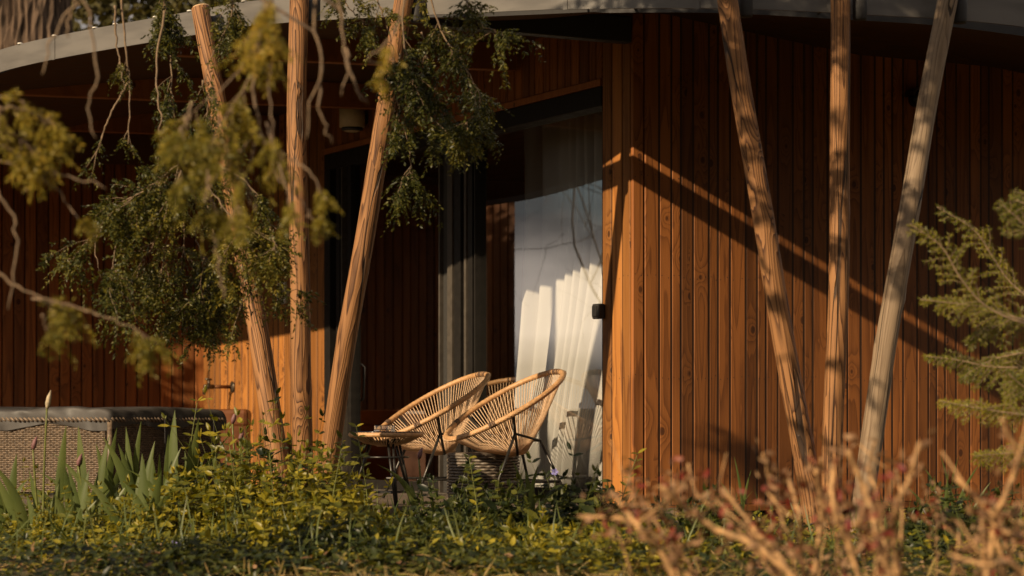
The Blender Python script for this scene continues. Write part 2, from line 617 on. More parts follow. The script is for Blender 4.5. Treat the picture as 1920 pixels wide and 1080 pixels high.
def catmull(pts, n):
    pts = [np.array(p, dtype=float) for p in pts]
    p = [2 * pts[0] - pts[1]] + pts + [2 * pts[-1] - pts[-2]]
    out = []
    segs = len(pts) - 1
    for i in range(n):
        t = i / (n - 1) * segs
        k = min(int(t), segs - 1)
        u = t - k
        a, b, c, d = p[k], p[k + 1], p[k + 2], p[k + 3]
        out.append(0.5 * ((2 * b) + (-a + c) * u + (2 * a - 5 * b + 4 * c - d) * u * u + (-a + 3 * b - 3 * c + d) * u ** 3))
    return np.array(out)


def unit(a):
    return a / (np.linalg.norm(a, axis=-1, keepdims=True) + 1e-9)


# ------------------------------------------------------------------ plan of the cabin (world x, y)
C = Vector((0.682, 13.38, 0))                 # outer corner between door wall and side wall
D1 = Vector((-0.469, 0.883, 0)).normalized()  # door wall runs this way from the corner
N1 = Vector((-0.883, -0.469, 0)).normalized()
D2 = Vector((0.883, 0.469, 0)).normalized()   # side wall
N2 = Vector((0.469, -0.883, 0)).normalized()
INNER = C + D1 * 6.715
D3 = Vector((-0.957, -0.29, 0)).normalized()  # rear terrace wall
N3 = Vector((0.29, -0.957, 0)).normalized()
UP = Vector((0, 0, 1))


def zr(z):
    return z + EYE


# ------------------------------------------------------------------ ground
def build_ground():
    xs = np.concatenate([[-240, -60, -20], np.linspace(-6, 6, 97), [20, 60, 240]])
    ys = np.concatenate([[-200, -40, 0, 4], np.linspace(6, 14.0, 81), [17, 22, 40, 90, 300]])
    X, Y = np.meshgrid(xs, ys)
    near = np.clip((13.0 - Y) / 0.8, 0, 1) * (np.abs(X) < 6.2) * (Y > 5)
    Z = near * (0.018 * np.sin(X * 7.1 + Y * 3.3) * np.sin(Y * 6.1 - X * 2.2) + 0.012 * RNG.standard_normal(X.shape))
    V = np.stack([X, Y, Z], -1).reshape(-1, 3)
    h, w = X.shape
    i = np.arange(h - 1)[:, None] * w + np.arange(w - 1)[None, :]
    F = np.stack([i, i + 1, i + w + 1, i + w], -1).reshape(-1, 4)
    me = quads_mesh('ground', V, F)
    me.shade_smooth()
    tag(link('ground', me, M['soil']), kind='structure')


build_ground()

# ------------------------------------------------------------------ cabin
cabin = empty('cabin', C, label='timber clad cabin with oval overhanging roof and glazed terrace door', cat='cabin')
CO = Vector(C)


def rel(p):
    return Vector(p) - CO


def local_frame(o, d, n):
    m = Matrix.Identity(4)
    m.col[0] = (*d, 0)
    m.col[1] = (*n, 0)
    m.col[2] = (0, 0, 1, 0)
    m.col[3] = (*o, 1)
    return m


def plank_mesh(w, t, h0, h1):
    """board: x = width, y = outwards, z = height; chamfered long edges, sloped top"""
    c = 0.0045
    prof = [(0, 0), (0, t - c), (c, t), (w - c, t), (w, t - c), (w, 0)]
    v = [(x, y, 0.0) for x, y in prof] + [(x, y, h0 + (h1 - h0) * x / w) for x, y in prof]
    k = len(prof)
    f = [(i, (i + 1) % k, k + (i + 1) % k, k + i) for i in range(k)]
    f = [tuple(reversed(q)) for q in f]
    f += [tuple(range(k)), tuple(range(2 * k - 1, k - 1, -1))]
    me = bpy.data.meshes.new('plank')
    me.from_pydata(v, [], f)
    me.update()
    return me


def plank_wall(part_name, o, d, n, widths, z0, z1a, z1b, mat, gap=0.0085, t=0.022, groove=0.024, nails=False):
    nb = MB()
    total = sum(widths)
    mb = MB()
    mb.box(0.032, total, -0.06, t - groove, z0 + 0.004, min(z1a, z1b) - 0.004)
    wall = mb.build(part_name, M['back'], cabin)
    wall.matrix_local = local_frame(rel(o), d, n)
    s = 0.0
    for w in widths:
        ha = z1a + (z1b - z1a) * s / total - z0
        hb = z1a + (z1b - z1a) * (s + w) / total - z0
        tt = t + RNG.uniform(-0.0015, 0.0015)
        pl = link('plank', plank_mesh(w - gap, tt, ha, hb), mat, wall)
        pl.location = (s + gap / 2, 0, z0)
        if nails:
            for zn in (0.16, 0.72, 1.28, 1.84, 2.40):
                for xn in (0.2, 0.8):
                    xc = s + gap / 2 + (w - gap) * (xn + RNG.uniform(-0.04, 0.04))
                    zc = z0 + zn + RNG.uniform(-0.012, 0.012)
                    pts = [(xc + 0.0032 * math.cos(a), tt + 0.0006, zc + 0.0032 * math.sin(a)) for a in np.linspace(0, 6.2832, 7)[:-1]]
                    nb.add(pts + [(xc, tt + 0.0010, zc)], [(i, (i + 1) % 6, 6) for i in range(6)])
        s += w
    if nails:
        nb.build('nails', M['black'], wall)['kind'] = 'stuff'
    return wall


def widths_for(length, lo, hi, seed):
    r = np.random.default_rng(seed)
    out = []
    while sum(out) < length - 1e-6:
        out.append(float(r.uniform(lo, hi)))
    sc = length / sum(out)
    return [w * sc for w in out]


# side wall right of the corner: the widths follow the photograph
RW = [0.078, 0.098, 0.080, 0.062, 0.082, 0.104, 0.062, 0.082, 0.106, 0.078, 0.060, 0.082, 0.104, 0.078, 0.062, 0.104,
      0.080, 0.062, 0.096, 0.102, 0.064, 0.062, 0.080, 0.104, 0.082, 0.062, 0.064, 0.082, 0.104, 0.082, 0.062, 0.104, 0.080, 0.104,
      0.082, 0.064, 0.104]
plank_wall('side_wall', C - D2 * 0.026, D2, N2, RW, zr(-0.44), zr(2.36), zr(2.24), M['clad'], nails=True)
mb = MB()
mb.box(0, sum(RW), 0.0, 0.045, -0.035, 0)
sill = mb.build('base_ledge', M['clad'], cabin)
sill.matrix_local = local_frame(rel(C + D2 * 0.022 + UP * (zr(-0.44) - 0.004)), D2, N2)
mb = MB()
mb.box(0.05, sum(RW), -0.10, -0.03, 0.02, zr(-0.48))
o_ = mb.build('plinth', M['back'], cabin)
o_.matrix_local = local_frame(rel(C), D2, N2)

# three narrow boards between corner and door
plank_wall('corner_wall', C + N1 * 0.0, D1, N1, [0.095, 0.118, 0.108], zr(-0.44), zr(2.36), zr(2.36), M['clad_light'], 0.014, 0.024, 0.008, True)
# over the door
S0, S1 = 0.321, 4.256
plank_wall('door_header_wall', C + D1 * S0, D1, N1, widths_for(S1 - S0, 0.07, 0.12, 3), zr(1.985), zr(2.36), zr(2.36), M['clad'])
mb = MB()
mb.box(S0, S1, -0.02, 0.035, zr(1.94), zr(1.98))
o_ = mb.build('door_trim', M['beam'], cabin, bevel=0.003)
o_.matrix_local = local_frame(rel(C), D1, N1)
# lighter boards between door and inner corner
plank_wall('terrace_wall', C + D1 * S1, D1, N1, widths_for(6.715 - S1, 0.10, 0.165, 5), zr(-0.44), zr(2.36), zr(2.36), M['clad_light'], 0.019, 0.022, 0.0055)
# rear terrace wall
plank_wall('rear_wall', INNER, D3, -N3 if N3.dot(Vector((0, -1, 0))) < 0 else N3, widths_for(3.11, 0.085, 0.10, 8),
           zr(-0.44), zr(2.10), zr(2.10), M['clad'])
mb = MB()
mb.box(-0.03, 3.13, -0.05, 0.035, zr(2.085), zr(2.36))
o_ = mb.build('rear_header', M['ceil_wood'], cabin)
o_.matrix_local = local_frame(rel(INNER), D3, N3)


# --- roof: oval in plan, open slot between the band and the roof plate
EDGE = [(-5.6, 20.4, 1.86), (-5.15, 18.5, 1.94), (-4.25, 17.25, 1.90), (-3.75, 15.75, 2.07), (-3.095, 14.51, 2.144),
        (-1.788, 13.41, 2.187), (-1.206, 12.92, 2.176), (0.0, 11.93, 2.066), (0.361, 11.66, 2.03), (0.99, 11.38, 1.983),
        (1.62, 11.36, 1.954), (2.47, 11.60, 1.933), (3.6, 12.3, 1.87), (4.6, 13.8, 1.80), (5.0, 16.0, 1.8)]
edge = catmull(EDGE, 150)
CEN = np.array([0.4, 18.0])
BAND_H = 0.135


def build_roof():
    n = len(edge)
    inward = CEN[None, :] - edge[:, :2]
    dist = np.linalg.norm(inward, axis=1)
    inward = inward / dist[:, None]
    tan = np.gradient(edge[:, :2], axis=0)
    tan = tan / np.linalg.norm(tan, axis=1)[:, None]
    nor = np.stack([-tan[:, 1], tan[:, 0]], 1)            # points inwards (towards the walls)
    flip = np.sign((nor * inward).sum(1))
    nor = nor * flip[:, None]
    # roof plate
    ws = [0.0, 0.6, 1.2, 1.7, 2.4, 3.6]
    zc = np.interp(edge[:, 0], [-4, 0.3, 1.0, 3.0], [2.318, 2.318, 2.31, 2.18])
    V, rows = [], []
    back = np.interp(edge[:, 0], [-1.0, -0.45], [0.10, 0.325])
    start = edge[:, :2] + nor * back[:, None]
    zs = edge[:, 2] + 0.03
    for w in ws:
        d2 = CEN[None, :] - start
        dl = np.linalg.norm(d2, axis=1)[:, None]
        p = start + d2 / dl * np.minimum(w, dl * 0.98)
        k = np.clip(w / 1.5, 0, 1)
        z = zs * (1 - k) + zc * k
        rows.append(np.column_stack([p, zr(z)]))
    rows.append(np.column_stack([np.repeat(CEN[None, :], n, 0), zr(zc * 0 + 2.318)]))
    low = np.array(rows)                                  # (R, n, 3)
    R = low.shape[0]
    top = low.copy()
    top[:, :, 2] += 0.07
    V = np.concatenate([low.reshape(-1, 3), top.reshape(-1, 3)]) - np.array([C.x, C.y, 0])
    F = []
    T = R * n
    for r_ in range(R - 1):
        for i in range(n - 1):
            a, b, c, d = r_ * n + i, r_ * n + i + 1, (r_ + 1) * n + i + 1, (r_ + 1) * n + i
            F.append((a, d, c, b))
            F.append((T + a, T + b, T + c, T + d))
    for i in range(n - 1):
        F.append((i, i + 1, T + i + 1, T + i))
    me = bpy.data.meshes.new('roof')
    me.from_pydata([tuple(v) for v in V], [], F)
    me.update()
    me.materials.append(M['soffit'])
    me.materials.append(M['roof'])
    me.materials.append(M['rubber'])
    for p in me.polygons:
        p.material_index = 1 if p.normal.z > 0.2 else 0
    for p in list(me.polygons)[-(n - 1):]:
        p.material_index = 2  # front lip blackened so the sun it catches does not show
    roof = link('roof', me, None, cabin)
    # band
    V, F = [], []
    th = 0.012
    for i in range(n):
        x, y, z = edge[i]
        ix, iy = nor[i] * th
        for (dx, dy, dz) in ((0, 0, 0), (0, 0, BAND_H), (ix, iy, BAND_H), (ix, iy, 0)):
            V.append((x + dx - C.x, y + dy - C.y, zr(z) + dz))
    for i in range(n - 1):
        for j in range(4):
            j2 = (j + 1) % 4
            F.append((i * 4 + j, (i + 1) * 4 + j, (i + 1) * 4 + j2, i * 4 + j2))
    me = bpy.data.meshes.new('roof_band')
    me.from_pydata(V, [], F)
    me.update()
    link('roof_band', me, M['fascia'], roof)
    # brackets that tie the band to the roof plate, bolt caps on top of the band
    for i in range(6, n - 4, 9):
        x, y, z = edge[i]
        a = Vector((x + nor[i][0] * 0.014 - C.x, y + nor[i][1] * 0.014 - C.y, zr(z) + 0.055))
        bm_ = MB().tube([a, a + Vector((*(nor[i] * (back[i] + 0.01)), 0.0))], 0.008, 6)
        bm_.build('band_bracket', M['black'], roof)
    for i in range(10, n - 6, 12):                         # sheet joints of the band
        x, y, z = edge[i]
        tv = Vector((tan[i][0], tan[i][1], 0))
        ov = Vector((-nor[i][0], -nor[i][1], 0))
        q0 = Vector((x - C.x, y - C.y, zr(z) - 0.003)) + ov * 0.0005 - tv * 0.012
        MB().obox(q0, tv * 0.024, ov * 0.003, UP * (BAND_H + 0.006)).build('band_joint', M['fascia'], roof)
    bolt = None
    for px in (-20, 38, 95, 158, 230, 305, 345, 450, 640, 700):
        k = np.argmin(np.abs(edge[:60, 0] / edge[:60, 1] - (px - 960) / 4500.0))
        p = Vector((edge[k][0] + nor[k][0] * 0.006 - C.x, edge[k][1] + nor[k][1] * 0.006 - C.y, zr(edge[k][2]) + BAND_H))
        if bolt is None:
            b_ = MB().lathe([(0.017, 0.001), (0.017, 0.005), (0.013, 0.009), (0.004, 0.011)], 12)
            bolt = b_.build('bolt_cap', M['bolt'], roof, True, p)
        else:
            c = bolt.copy()
            COL.objects.link(c)
            c.location = p
    return roof, nor


roof, EDGE_N = build_roof()

# ceiling joists of the terrace
BD = Vector((0.957, 0.29, 0)).normalized()
BN = Vector((-0.29, 0.957, 0)).normalized()
for (bx, by, q0, q1) in ((-1.915, 13.9, -0.05, 2.03), (-2.317, 15.8, -1.05, 1.48), (-2.956, 17.5, -1.2, 1.24)):
    mb = MB()
    mb.box(q0, q1, 0, 0.07, zr(2.15), zr(2.316))
    o_ = mb.build('ceiling_joist', M['beam'], cabin, bevel=0.004)
    o_.matrix_local = local_frame(rel((bx, by, 0)), BD, BN)
# black screen box from the corner to the roof edge
mb = MB()
mb.obox(rel(C + UP * zr(2.135) - D2 * 0.03 + N2 * 0.02), -D2 * 1.25, -N2 * 0.07, UP * 0.145)
mb.build('screen_box', M['black'], cabin, bevel=0.006)
mb = MB()
mb.obox(rel(C + UP * zr(2.283) - D2 * 0.03 + N2 * 0.025), -D2 * 1.25, -N2 * 0.09, UP * 0.03)
mb.build('screen_box_cap', M['soffit'], cabin)


# --- sliding door
DOOR_F = lambda: local_frame(rel(C), D1, N1)
Z0, Z1 = zr(-0.425), zr(1.825)
mb = MB()
mb.box(S0, S1, -0.10, 0.03, Z1, zr(1.937))
door = mb.build('sliding_door', M['darkframe'], cabin, bevel=0.004)
door.matrix_local = DOOR_F()


def dpart(name, mat, *boxes, bevel=0.002):
    m_ = MB()
    for b in boxes:
        m_.box(*b)
    return m_.build(name, mat, door, bevel=bevel)


dpart('threshold', M['bronze'], (S0, S1, -0.12, 0.04, DECK + 0.003, Z0))
dpart('jamb', M['darkframe'], (S0, S0 + 0.018, -0.10, 0.012, Z0, Z1))
dpart('jamb', M['darkframe'], (S1 - 0.10, S1, -0.10, 0.03, Z0, Z1))
# stacked stiles at the left end
dpart('stile', M['darkframe'], (4.02, 4.08, -0.05, 0.015, Z0, Z1))
dpart('stile', M['bronze'], (3.965, 3.985, -0.05, 0.02, Z0, Z1))
dpart('stile', M['darkframe'], (3.84, 3.90, -0.06, 0.008, Z0, Z1))
# stiles in the middle: bands of aluminium and brush seal
dpart('stile', M['bronze'], (2.428, 2.448, -0.05, 0.012, Z0, Z1))
dpart('brush_seal', M['brush'], (2.31, 2.424, -0.055, -0.012, Z0, Z1))
dpart('stile', M['bronze'], (2.235, 2.305, -0.05, 0.020, Z0, Z1))
dpart('stile', M['darkframe'], (2.135, 2.225, -0.08, 0.010, Z0, Z1))
dpart('stile', M['bronze'], (2.07, 2.10, -0.08, 0.004, Z0, Z1))
dpart('stile', M['darkframe'], (2.00, 2.06, -0.09, -0.005, Z0, Z1))
dpart('stile', M['darkframe'], (1.95, 1.965, -0.09, 0.0, Z0, Z1))
dpart('rail', M['darkframe'], (S0 + 0.02, 1.95, -0.09, -0.03, Z0, Z0 + 0.06))
dpart('rail', M['darkframe'], (2.45, 3.84, -0.05, -0.005, Z0, Z0 + 0.06))


def pane(x0, x1, y, z0, z1):
    m_ = MB()
    m_.add([(x0, y, z0), (x1, y, z0), (x1, y, z1), (x0, y, z1)], [(0, 3, 2, 1)])
    return m_.build('glass_pane', M['glass'], door)


pane(S0 + 0.019, 1.95, -0.04, Z0 + 0.06, Z1)
pane(2.45, 3.84, -0.03, Z0 + 0.06, Z1)
pane(3.90, 3.965, -0.03, Z0 + 0.06, Z1)
# handle on the left leaf
m_ = MB()
m_.tube([(3.93, 0.02, zr(0.16)), (3.93, 0.07, zr(0.20)), (3.93, 0.075, zr(0.42)), (3.93, 0.02, zr(0.46))], 0.009, 8)
m_.build('handle', M['black'], door, True)

# oval sticker on the pane: ring, small tree and a line
stk = MB()
sx, sz = 0.398, zr(0.905)
ring = [(sx + 0.030 * math.cos(a), -0.037, sz + 0.058 * math.sin(a)) for a in np.linspace(0, 2 * math.pi, 28, endpoint=False)]
stk.tube(ring, 0.0013, 4, closed=True)
for (a, b) in (((0, -0.018), (0, 0.030)), ((-0.014, 0.016), (0, 0.008)), ((0.014, 0.016), (0, 0.008)), ((-0.010, -0.014), (0, -0.002)),
               ((0.010, -0.014), (0, -0.002)), ((-0.016, -0.032), (0.016, -0.032)), ((-0.012, -0.041), (0.012, -0.041)), ((-0.006, 0.030), (0.006, 0.030))):
    stk.tube([(sx + a[0], -0.037, sz + a[1]), (sx + b[0], -0.037, sz + b[1])], 0.0016, 4)
stk.build('sticker', M['ink'], door)

# --- room behind the glass
room = MB()
room.box(-0.1, 6.8, -3.30, -3.25, zr(-0.44), zr(2.36))
rm = room.build('room_wall', M['back'], cabin)
rm.matrix_local = local_frame(rel(C), D1, N1)
x = 0.0
for w in widths_for(6.6, 0.12, 0.16, 21):
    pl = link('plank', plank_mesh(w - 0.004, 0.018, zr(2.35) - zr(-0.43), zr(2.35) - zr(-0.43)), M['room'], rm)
    pl.location = (x, -3.25, zr(-0.43))
    x += w
mb = MB()
for xa, xb in ((-0.02, 0.02), (6.0, 6.05)):
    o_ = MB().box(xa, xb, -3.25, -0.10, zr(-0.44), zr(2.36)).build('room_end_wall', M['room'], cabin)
    o_.matrix_local = local_frame(rel(C), D1, N1)
mb = MB()
mb.box(0.03, 5.98, -3.24, -0.125, zr(-0.46), zr(-0.445))
o_ = mb.build('room_floor', M['deck'], cabin)
o_.matrix_local = local_frame(rel(C), D1, N1)
# inside ceiling boards, seen through the panes
mb = MB()
mb.box(0.03, 5.98, -3.24, -0.07, zr(2.03), zr(2.06))
rc = mb.build('room_ceiling', M['back'], cabin)
rc.matrix_local = local_frame(rel(C), D1, N1)
cb = None
for i in range(24):
    if cb is None:
        cb = MB().box(0.04, 5.97, 0, 0.118, -0.016, -0.002).build('ceiling_board', M['ceil_wood'], rc, loc=(0, -3.2, zr(2.03)))
    else:
        c = cb.copy()
        COL.objects.link(c)
        c.location = (0, -3.2 + i * 0.128, zr(2.03))
# inner partition with two dark switch plates, between door stiles and curtain
mb = MB()
mb.box(2.35, 3.6, -1.75, -1.69, zr(-0.44), zr(1.70))
o_ = mb.build('room_partition', M['room'], cabin)
o_.matrix_local = local_frame(rel(C), D1, N1)
for zz, hh in ((0.62, 0.075), (0.20, 0.16)):
    m_ = MB()
    m_.box(2.42, 2.50, -1.689, -1.68, zr(zz), zr(zz + hh))
    q = m_.build('wall_plate', M['black'], o_)

# ------------------------------------------------------------------ deck
dk = MB()
dk.obox((-6.0, 13.30, 0.02), (7.1, 0, 0), (0, 7.0, 0), (0, 0, 0.10))
deck = tag(dk.build('deck', M['back'], None), kind='structure')
y = 13.28
brd = None
while y < 19.6:
    xe = 1.05 if y < 13.0 else min(1.05, 0.682 - 0.531 * (y + 0.06 - 13.38) - 0.02)
    if brd is None:
        brd = MB().box(0, 7.05, 0.0, 0.118, 0.122, DECK).build('deck_board', M['deck'], deck, loc=(-6.0, y, 0), bevel=0.003)
    else:
        c = brd.copy()
        COL.objects.link(c)
        c.location = (-6.0, y, 0)
    (c if y > 13.3 else brd).scale.x = (xe + 6.0) / 7.05
    y += 0.124
MB().box(-6.0, 1.05, 13.255, 13.277, 0.012, 0.152).build('deck_skirt', M['deck'], deck, bevel=0.002)


# ------------------------------------------------------------------ log poles
def log_pole(top, bot, r0, r1, mat, label, cut=True, collar=True):
    top, bot = Vector(top), Vector(bot)
    d = top - bot
    Ln = d.length
    rings, n = 46, 22
    r_ = np.random.default_rng(int(abs(top.x * 1000)) + 5)
    ph = r_.uniform(0, 6.28, 8)
    v, f = [], []
    kn = [(r_.uniform(0.1, 0.95) * Ln, r_.uniform(0, 6.28), r_.uniform(0.003, 0.007)) for _ in range(9)]
    for i in range(rings + 1):
        t = i / rings
        z = t * Ln
        rb = r1 + (r0 - r1) * t
        ox = 0.012 * math.sin(z * 1.9 + ph[0]) + 0.003 * math.sin(z * 4.7 + ph[1])
        oy = 0.010 * math.sin(z * 1.6 + ph[2]) + 0.003 * math.sin(z * 5.2 + ph[3])
        for j in range(n):
            a = 2 * math.pi * j / n
            r = rb * (1 + 0.018 * math.sin(2 * a + ph[4] + z * 0.9) + 0.012 * math.sin(3 * a + ph[5] - z * 1.3))
            for kz, ka, kh in kn:
                da = (a - ka + math.pi) % (2 * math.pi) - math.pi
                r += kh * math.exp(-((z - kz) / 0.035) ** 2 - (da * rb / 0.03) ** 2)
            v.append((ox + r * math.cos(a), oy + r * math.sin(a), z))
    for i in range(rings):
        for j in range(n):
            j2 = (j + 1) % n
            f.append((i * n + j, i * n + j2, (i + 1) * n + j2, (i + 1) * n + j))
    me = bpy.data.meshes.new('log_pole')
    me.from_pydata(v, [], f)
    me.update()
    me.shade_smooth()
    root = empty('log_pole', bot, label=label, cat='pole', group='log poles holding the roof edge')
    shaft = link('shaft', me, mat, root)
    q = d.to_track_quat('Z', 'Y')
    shaft.rotation_mode = 'QUATERNION'
    shaft.rotation_quaternion = q
    e = MB().lathe([(r0 * 0.99, 0), (r0 * 0.9, 0.012), (r0 * 0.3, 0.014)], 22)
    eo = e.build('cut_end', M['log_end'], root, True, q @ Vector((0, 0, Ln)))
    eo.rotation_mode = 'QUATERNION'
    eo.rotation_quaternion = q
    return root, q, Ln


poles = []
poles.append(log_pole(P(377, 16, 13.20), P(548, 1010, 12.75), 0.050, 0.060, M['log'],
                      'left log pole leaning right, its cut top standing against the grey roof band'))
poles.append(log_pole(P(561, -60, 12.72), P(563, 1012, 12.75), 0.051, 0.054, M['log'],
                      'upright log pole beside the white control panel, between two leaning poles'))
poles.append(log_pole(P(764, -60, 12.22), P(592, 1016, 12.65), 0.049, 0.054, M['log'],
                      'log pole leaning left in front of the dark glass door, next to the chairs'))
poles.append(log_pole(P(1355, -60, 11.22), P(1533, 1025, 11.35), 0.047, 0.055, M['log'],
                      'log pole leaning right before the plank wall, dark strap round its foot'))
poles.append(log_pole(P(1577, -60, 11.22), P(1561, 1030, 11.35), 0.046, 0.049, M['log'],
                      'upright log pole before the plank wall, middle one of its three'))
poles.append(log_pole(P(1786, -60, 11.30), P(1598, 1030, 11.40), 0.047, 0.054, M['log_grey'],
                      'pale grey weathered log pole leaning left, nearest the yew branches'))
# strap on the fourth pole
pr, q, Ln = poles[3]
t_ = 0.045 * Ln
ringp = [(0.0575 * math.cos(a), 0.0575 * math.sin(a), t_ + 0.012 * math.sin(a)) for a in np.linspace(0, 2 * math.pi, 24, endpoint=False)]
st = MB().tube(ringp, 0.004, 6, closed=True).build('strap', M['rubber'], pr, True)
st.rotation_mode = 'QUATERNION'
st.rotation_quaternion = q
# rubber saddles between pole and band
for (pr, q, Ln), (px, py, Y) in zip(poles, ((398, 52, 13.22), (580, 22, 12.77), (782, 20, 12.28), (1398, 8, 11.27), (1612, 14, 11.27), (1800, 20, 11.38))):
    p = P(px, py, Y) - pr.location
    s_ = MB()
    s_.lathe([(0.030, -0.06), (0.034, -0.05), (0.034, 0.05), (0.030, 0.06)], 18)
    s_.build('saddle', M['rubber'], pr, True, p)


# ------------------------------------------------------------------ curtain
def build_curtain():
    ns, nz = 150, 26
    V = []
    for iz in range(nz + 1):
        t = iz / nz                                   # 0 floor .. 1 top
        z = zr(-0.425) + 0.012 + t * (2.005 + 0.425 - 0.012)
        tb_ = min(1, t / 0.75)
        left = 1.74 + 0.54 * tb_ * tb_ * (3 - 2 * tb_) - 0.04 * math.sin(t * 3.0) - 0.05 * t
        for i in range(ns + 1):
            u = i / ns
            s = 0.50 + (left - 0.50) * u
            amp = 0.020 + 0.045 * math.sin(u * 7 + 1) ** 2
            fold = amp * math.sin(u * 74 + 2.2 * math.sin(u * 11) + 0.35 * math.sin(t * 4 + u * 5))
            fold += 0.014 * math.sin(u * 19 + 1.3 * t) * (1 - 0.5 * t)
            tb_ = min(1, t / 0.75)
            V.append((s, -(0.19 + 0.36 * tb_ * tb_ * (3 - 2 * tb_)) + fold, z))
    F = []
    w = ns + 1
    for iz in range(nz):
        for i in range(ns):
            a = iz * w + i
            F.append((a, a + 1, a + w + 1, a + w))
    me = bpy.data.meshes.new('curtain')
    me.from_pydata(V, [], F)
    me.update()
    me.shade_smooth()
    o = link('curtain', me, M['curtain'])
    o.matrix_world = local_frame(C, D1, N1)
    tag(o, 'sheer white floor length curtain hanging behind the right glass pane', 'curtain')


build_curtain()


# ------------------------------------------------------------------ fixtures on the walls
def on_door_wall(s, z, out=0.022):
    return C + D1 * s + N1 * out + UP * zr(z)


ROT1 = math.atan2(D1.y, D1.x)       # local x = D1 ; local y = D1 rotated +90 = -N1?
YSIGN = 1 if Vector((-D1.y, D1.x, 0)).dot(N1) > 0 else -1
ROT2 = math.atan2(D2.y, D2.x)
YS2 = 1 if Vector((-D2.y, D2.x, 0)).dot(N2) > 0 else -1

# wall lamp
wl = empty('wall_lamp', on_door_wall(3.55, 2.08), ROT1, label='round cream wall lamp above the door, under the terrace ceiling', cat='wall lamp')
y_ = YSIGN
MB().lathe([(0.070, -0.03), (0.088, -0.028), (0.088, 0.105), (0.078, 0.112), (0.02, 0.114)], 28).build('lamp_shade', M['cream'], wl, True, (0, y_ * 0.105, 0))
MB().lathe([(0.06, -0.052), (0.074, -0.048), (0.074, -0.031), (0.05, -0.0305)], 28).build('lamp_rim', M['black'], wl, True, (0, y_ * 0.105, 0))
MB().lathe([(0.04, -0.058), (0.055, -0.054), (0.055, -0.0525)], 24).build('diffuser', M['cream'], wl, True, (0, y_ * 0.105, 0))
MB().box(-0.03, 0.03, min(0, y_ * 0.03), max(0, y_ * 0.03), 0.0, 0.07).build('wall_bracket', M['black'], wl)

# control panel
cp = empty('control_panel', on_door_wall(5.03, 0.985), ROT1, label='white control panel with a small dark display on the wooden wall', cat='control panel')
b0, b1 = sorted((0, y_ * 0.022))
MB().box(-0.075, 0.075, b0, b1, -0.075, 0.085).build('casing', M['white'], cp, bevel=0.006)
b0, b1 = sorted((y_ * 0.0225, y_ * 0.026))
MB().box(-0.035, 0.038, b0, b1, -0.022, 0.028).build('display', M['screen'], cp, bevel=0.002)
b0, b1 = sorted((y_ * 0.0262, y_ * 0.0275))
MB().box(-0.006, 0.008, b0, b1, -0.004, 0.014).box(-0.025, -0.02, b0, b1, -0.015, -0.010).box(0.018, 0.026, b0, b1, -0.012, -0.008).build('readout', M['bolt'], cp)
b0, b1 = sorted((y_ * 0.0225, y_ * 0.0235))
kb = MB()
for i in range(4):
    kb.box(-0.040 + i * 0.024, -0.030 + i * 0.024, b0, b1, -0.050, -0.043)
kb.box(-0.03, 0.03, b0, b1, 0.052, 0.056)
kb.build('key_marks', M['bronze'], cp)

# light switch on the door jamb
sw = empty('light_switch', on_door_wall(0.315, 0.655, 0.026), ROT1, label='black weatherproof switch on the board beside the curtain', cat='switch')
b0, b1 = sorted((0, y_ * 0.045))
MB().box(-0.038, 0.038, b0, b1, -0.043, 0.043).build('switch_box', M['rubber'], sw, bevel=0.008)
b0, b1 = sorted((y_ * 0.0455, y_ * 0.053))
MB().box(-0.026, 0.026, b0, b1, -0.031, 0.031).build('rocker', M['black'], sw, bevel=0.004)

# outdoor tap
tp = empty('water_tap', on_door_wall(6.06, 0.31), ROT1, label='copper outdoor tap sticking out of the sunlit plank wall', cat='tap')


def yl(v):
    return y_ * v


fl = MB()
fl.tube([(0, yl(0.0), 0), (0, yl(0.006), 0), (0, yl(0.010), 0), (0, yl(0.018), 0)], [0.044, 0.046, 0.036, 0.018], 20)
fl.build('wall_flange', M['tapmetal'], tp, True)
MB().tube([(0, yl(0.018), 0), (0, yl(0.165), 0)], 0.014, 14).build('pipe', M['brass'], tp, True)
bd = MB()
bd.tube([(0, yl(0.16), 0), (0, yl(0.235), 0)], [0.019, 0.017], 14)
bd.tube([(0, yl(0.222), 0.0), (0, yl(0.232), -0.02), (0, yl(0.236), -0.062)], [0.014, 0.013, 0.012], 12)
bd.build('tap_body', M['tapmetal'], tp, True)
hd = MB()
hd.tube([(0, yl(0.195), 0.012), (0, yl(0.195), 0.052)], [0.012, 0.010], 10)
hd.tube([(-0.01, yl(0.175), 0.056), (0.005, yl(0.225), 0.060)], 0.008, 8)
hd.build('tap_lever', M['tapmetal'], tp, True)

# dark outdoor light on the side wall
osl = empty('outdoor_light', C + D2 * (1.923 + 0.0) + N2 * 0.024 + UP * zr(1.955), ROT2, label='dark hooded light high on the plank wall, half behind the pale pole', cat='outdoor light')
v_ = YS2
hood = MB()
prof = []
for i in range(9):
    a = math.pi * i / 8
    prof.append((0.075 * math.cos(a), 0.055 * math.sin(a)))
vs, fs = [], []
for (r, depth) in ((1.0, 0.0), (1.0, 0.09), (0.86, 0.09), (0.86, 0.0)):
    for (x_, z_) in prof:
        vs.append((x_ * r, yl(0) + v_ * depth, z_ * r))
for k in range(3):
    for i in range(8):
        fs.append((k * 9 + i, k * 9 + i + 1, (k + 1) * 9 + i + 1, (k + 1) * 9 + i))
hood.add(vs, fs)
hood.build('hood', M['tapmetal'], osl)
MB().tube([(0, v_ * 0.0, -0.012), (0, v_ * 0.05, -0.012), (0, v_ * 0.075, -0.014), (0, v_ * 0.084, -0.014)], [0.046, 0.046, 0.038, 0.02], 18).build('lamp_body', M['black'], osl, True)
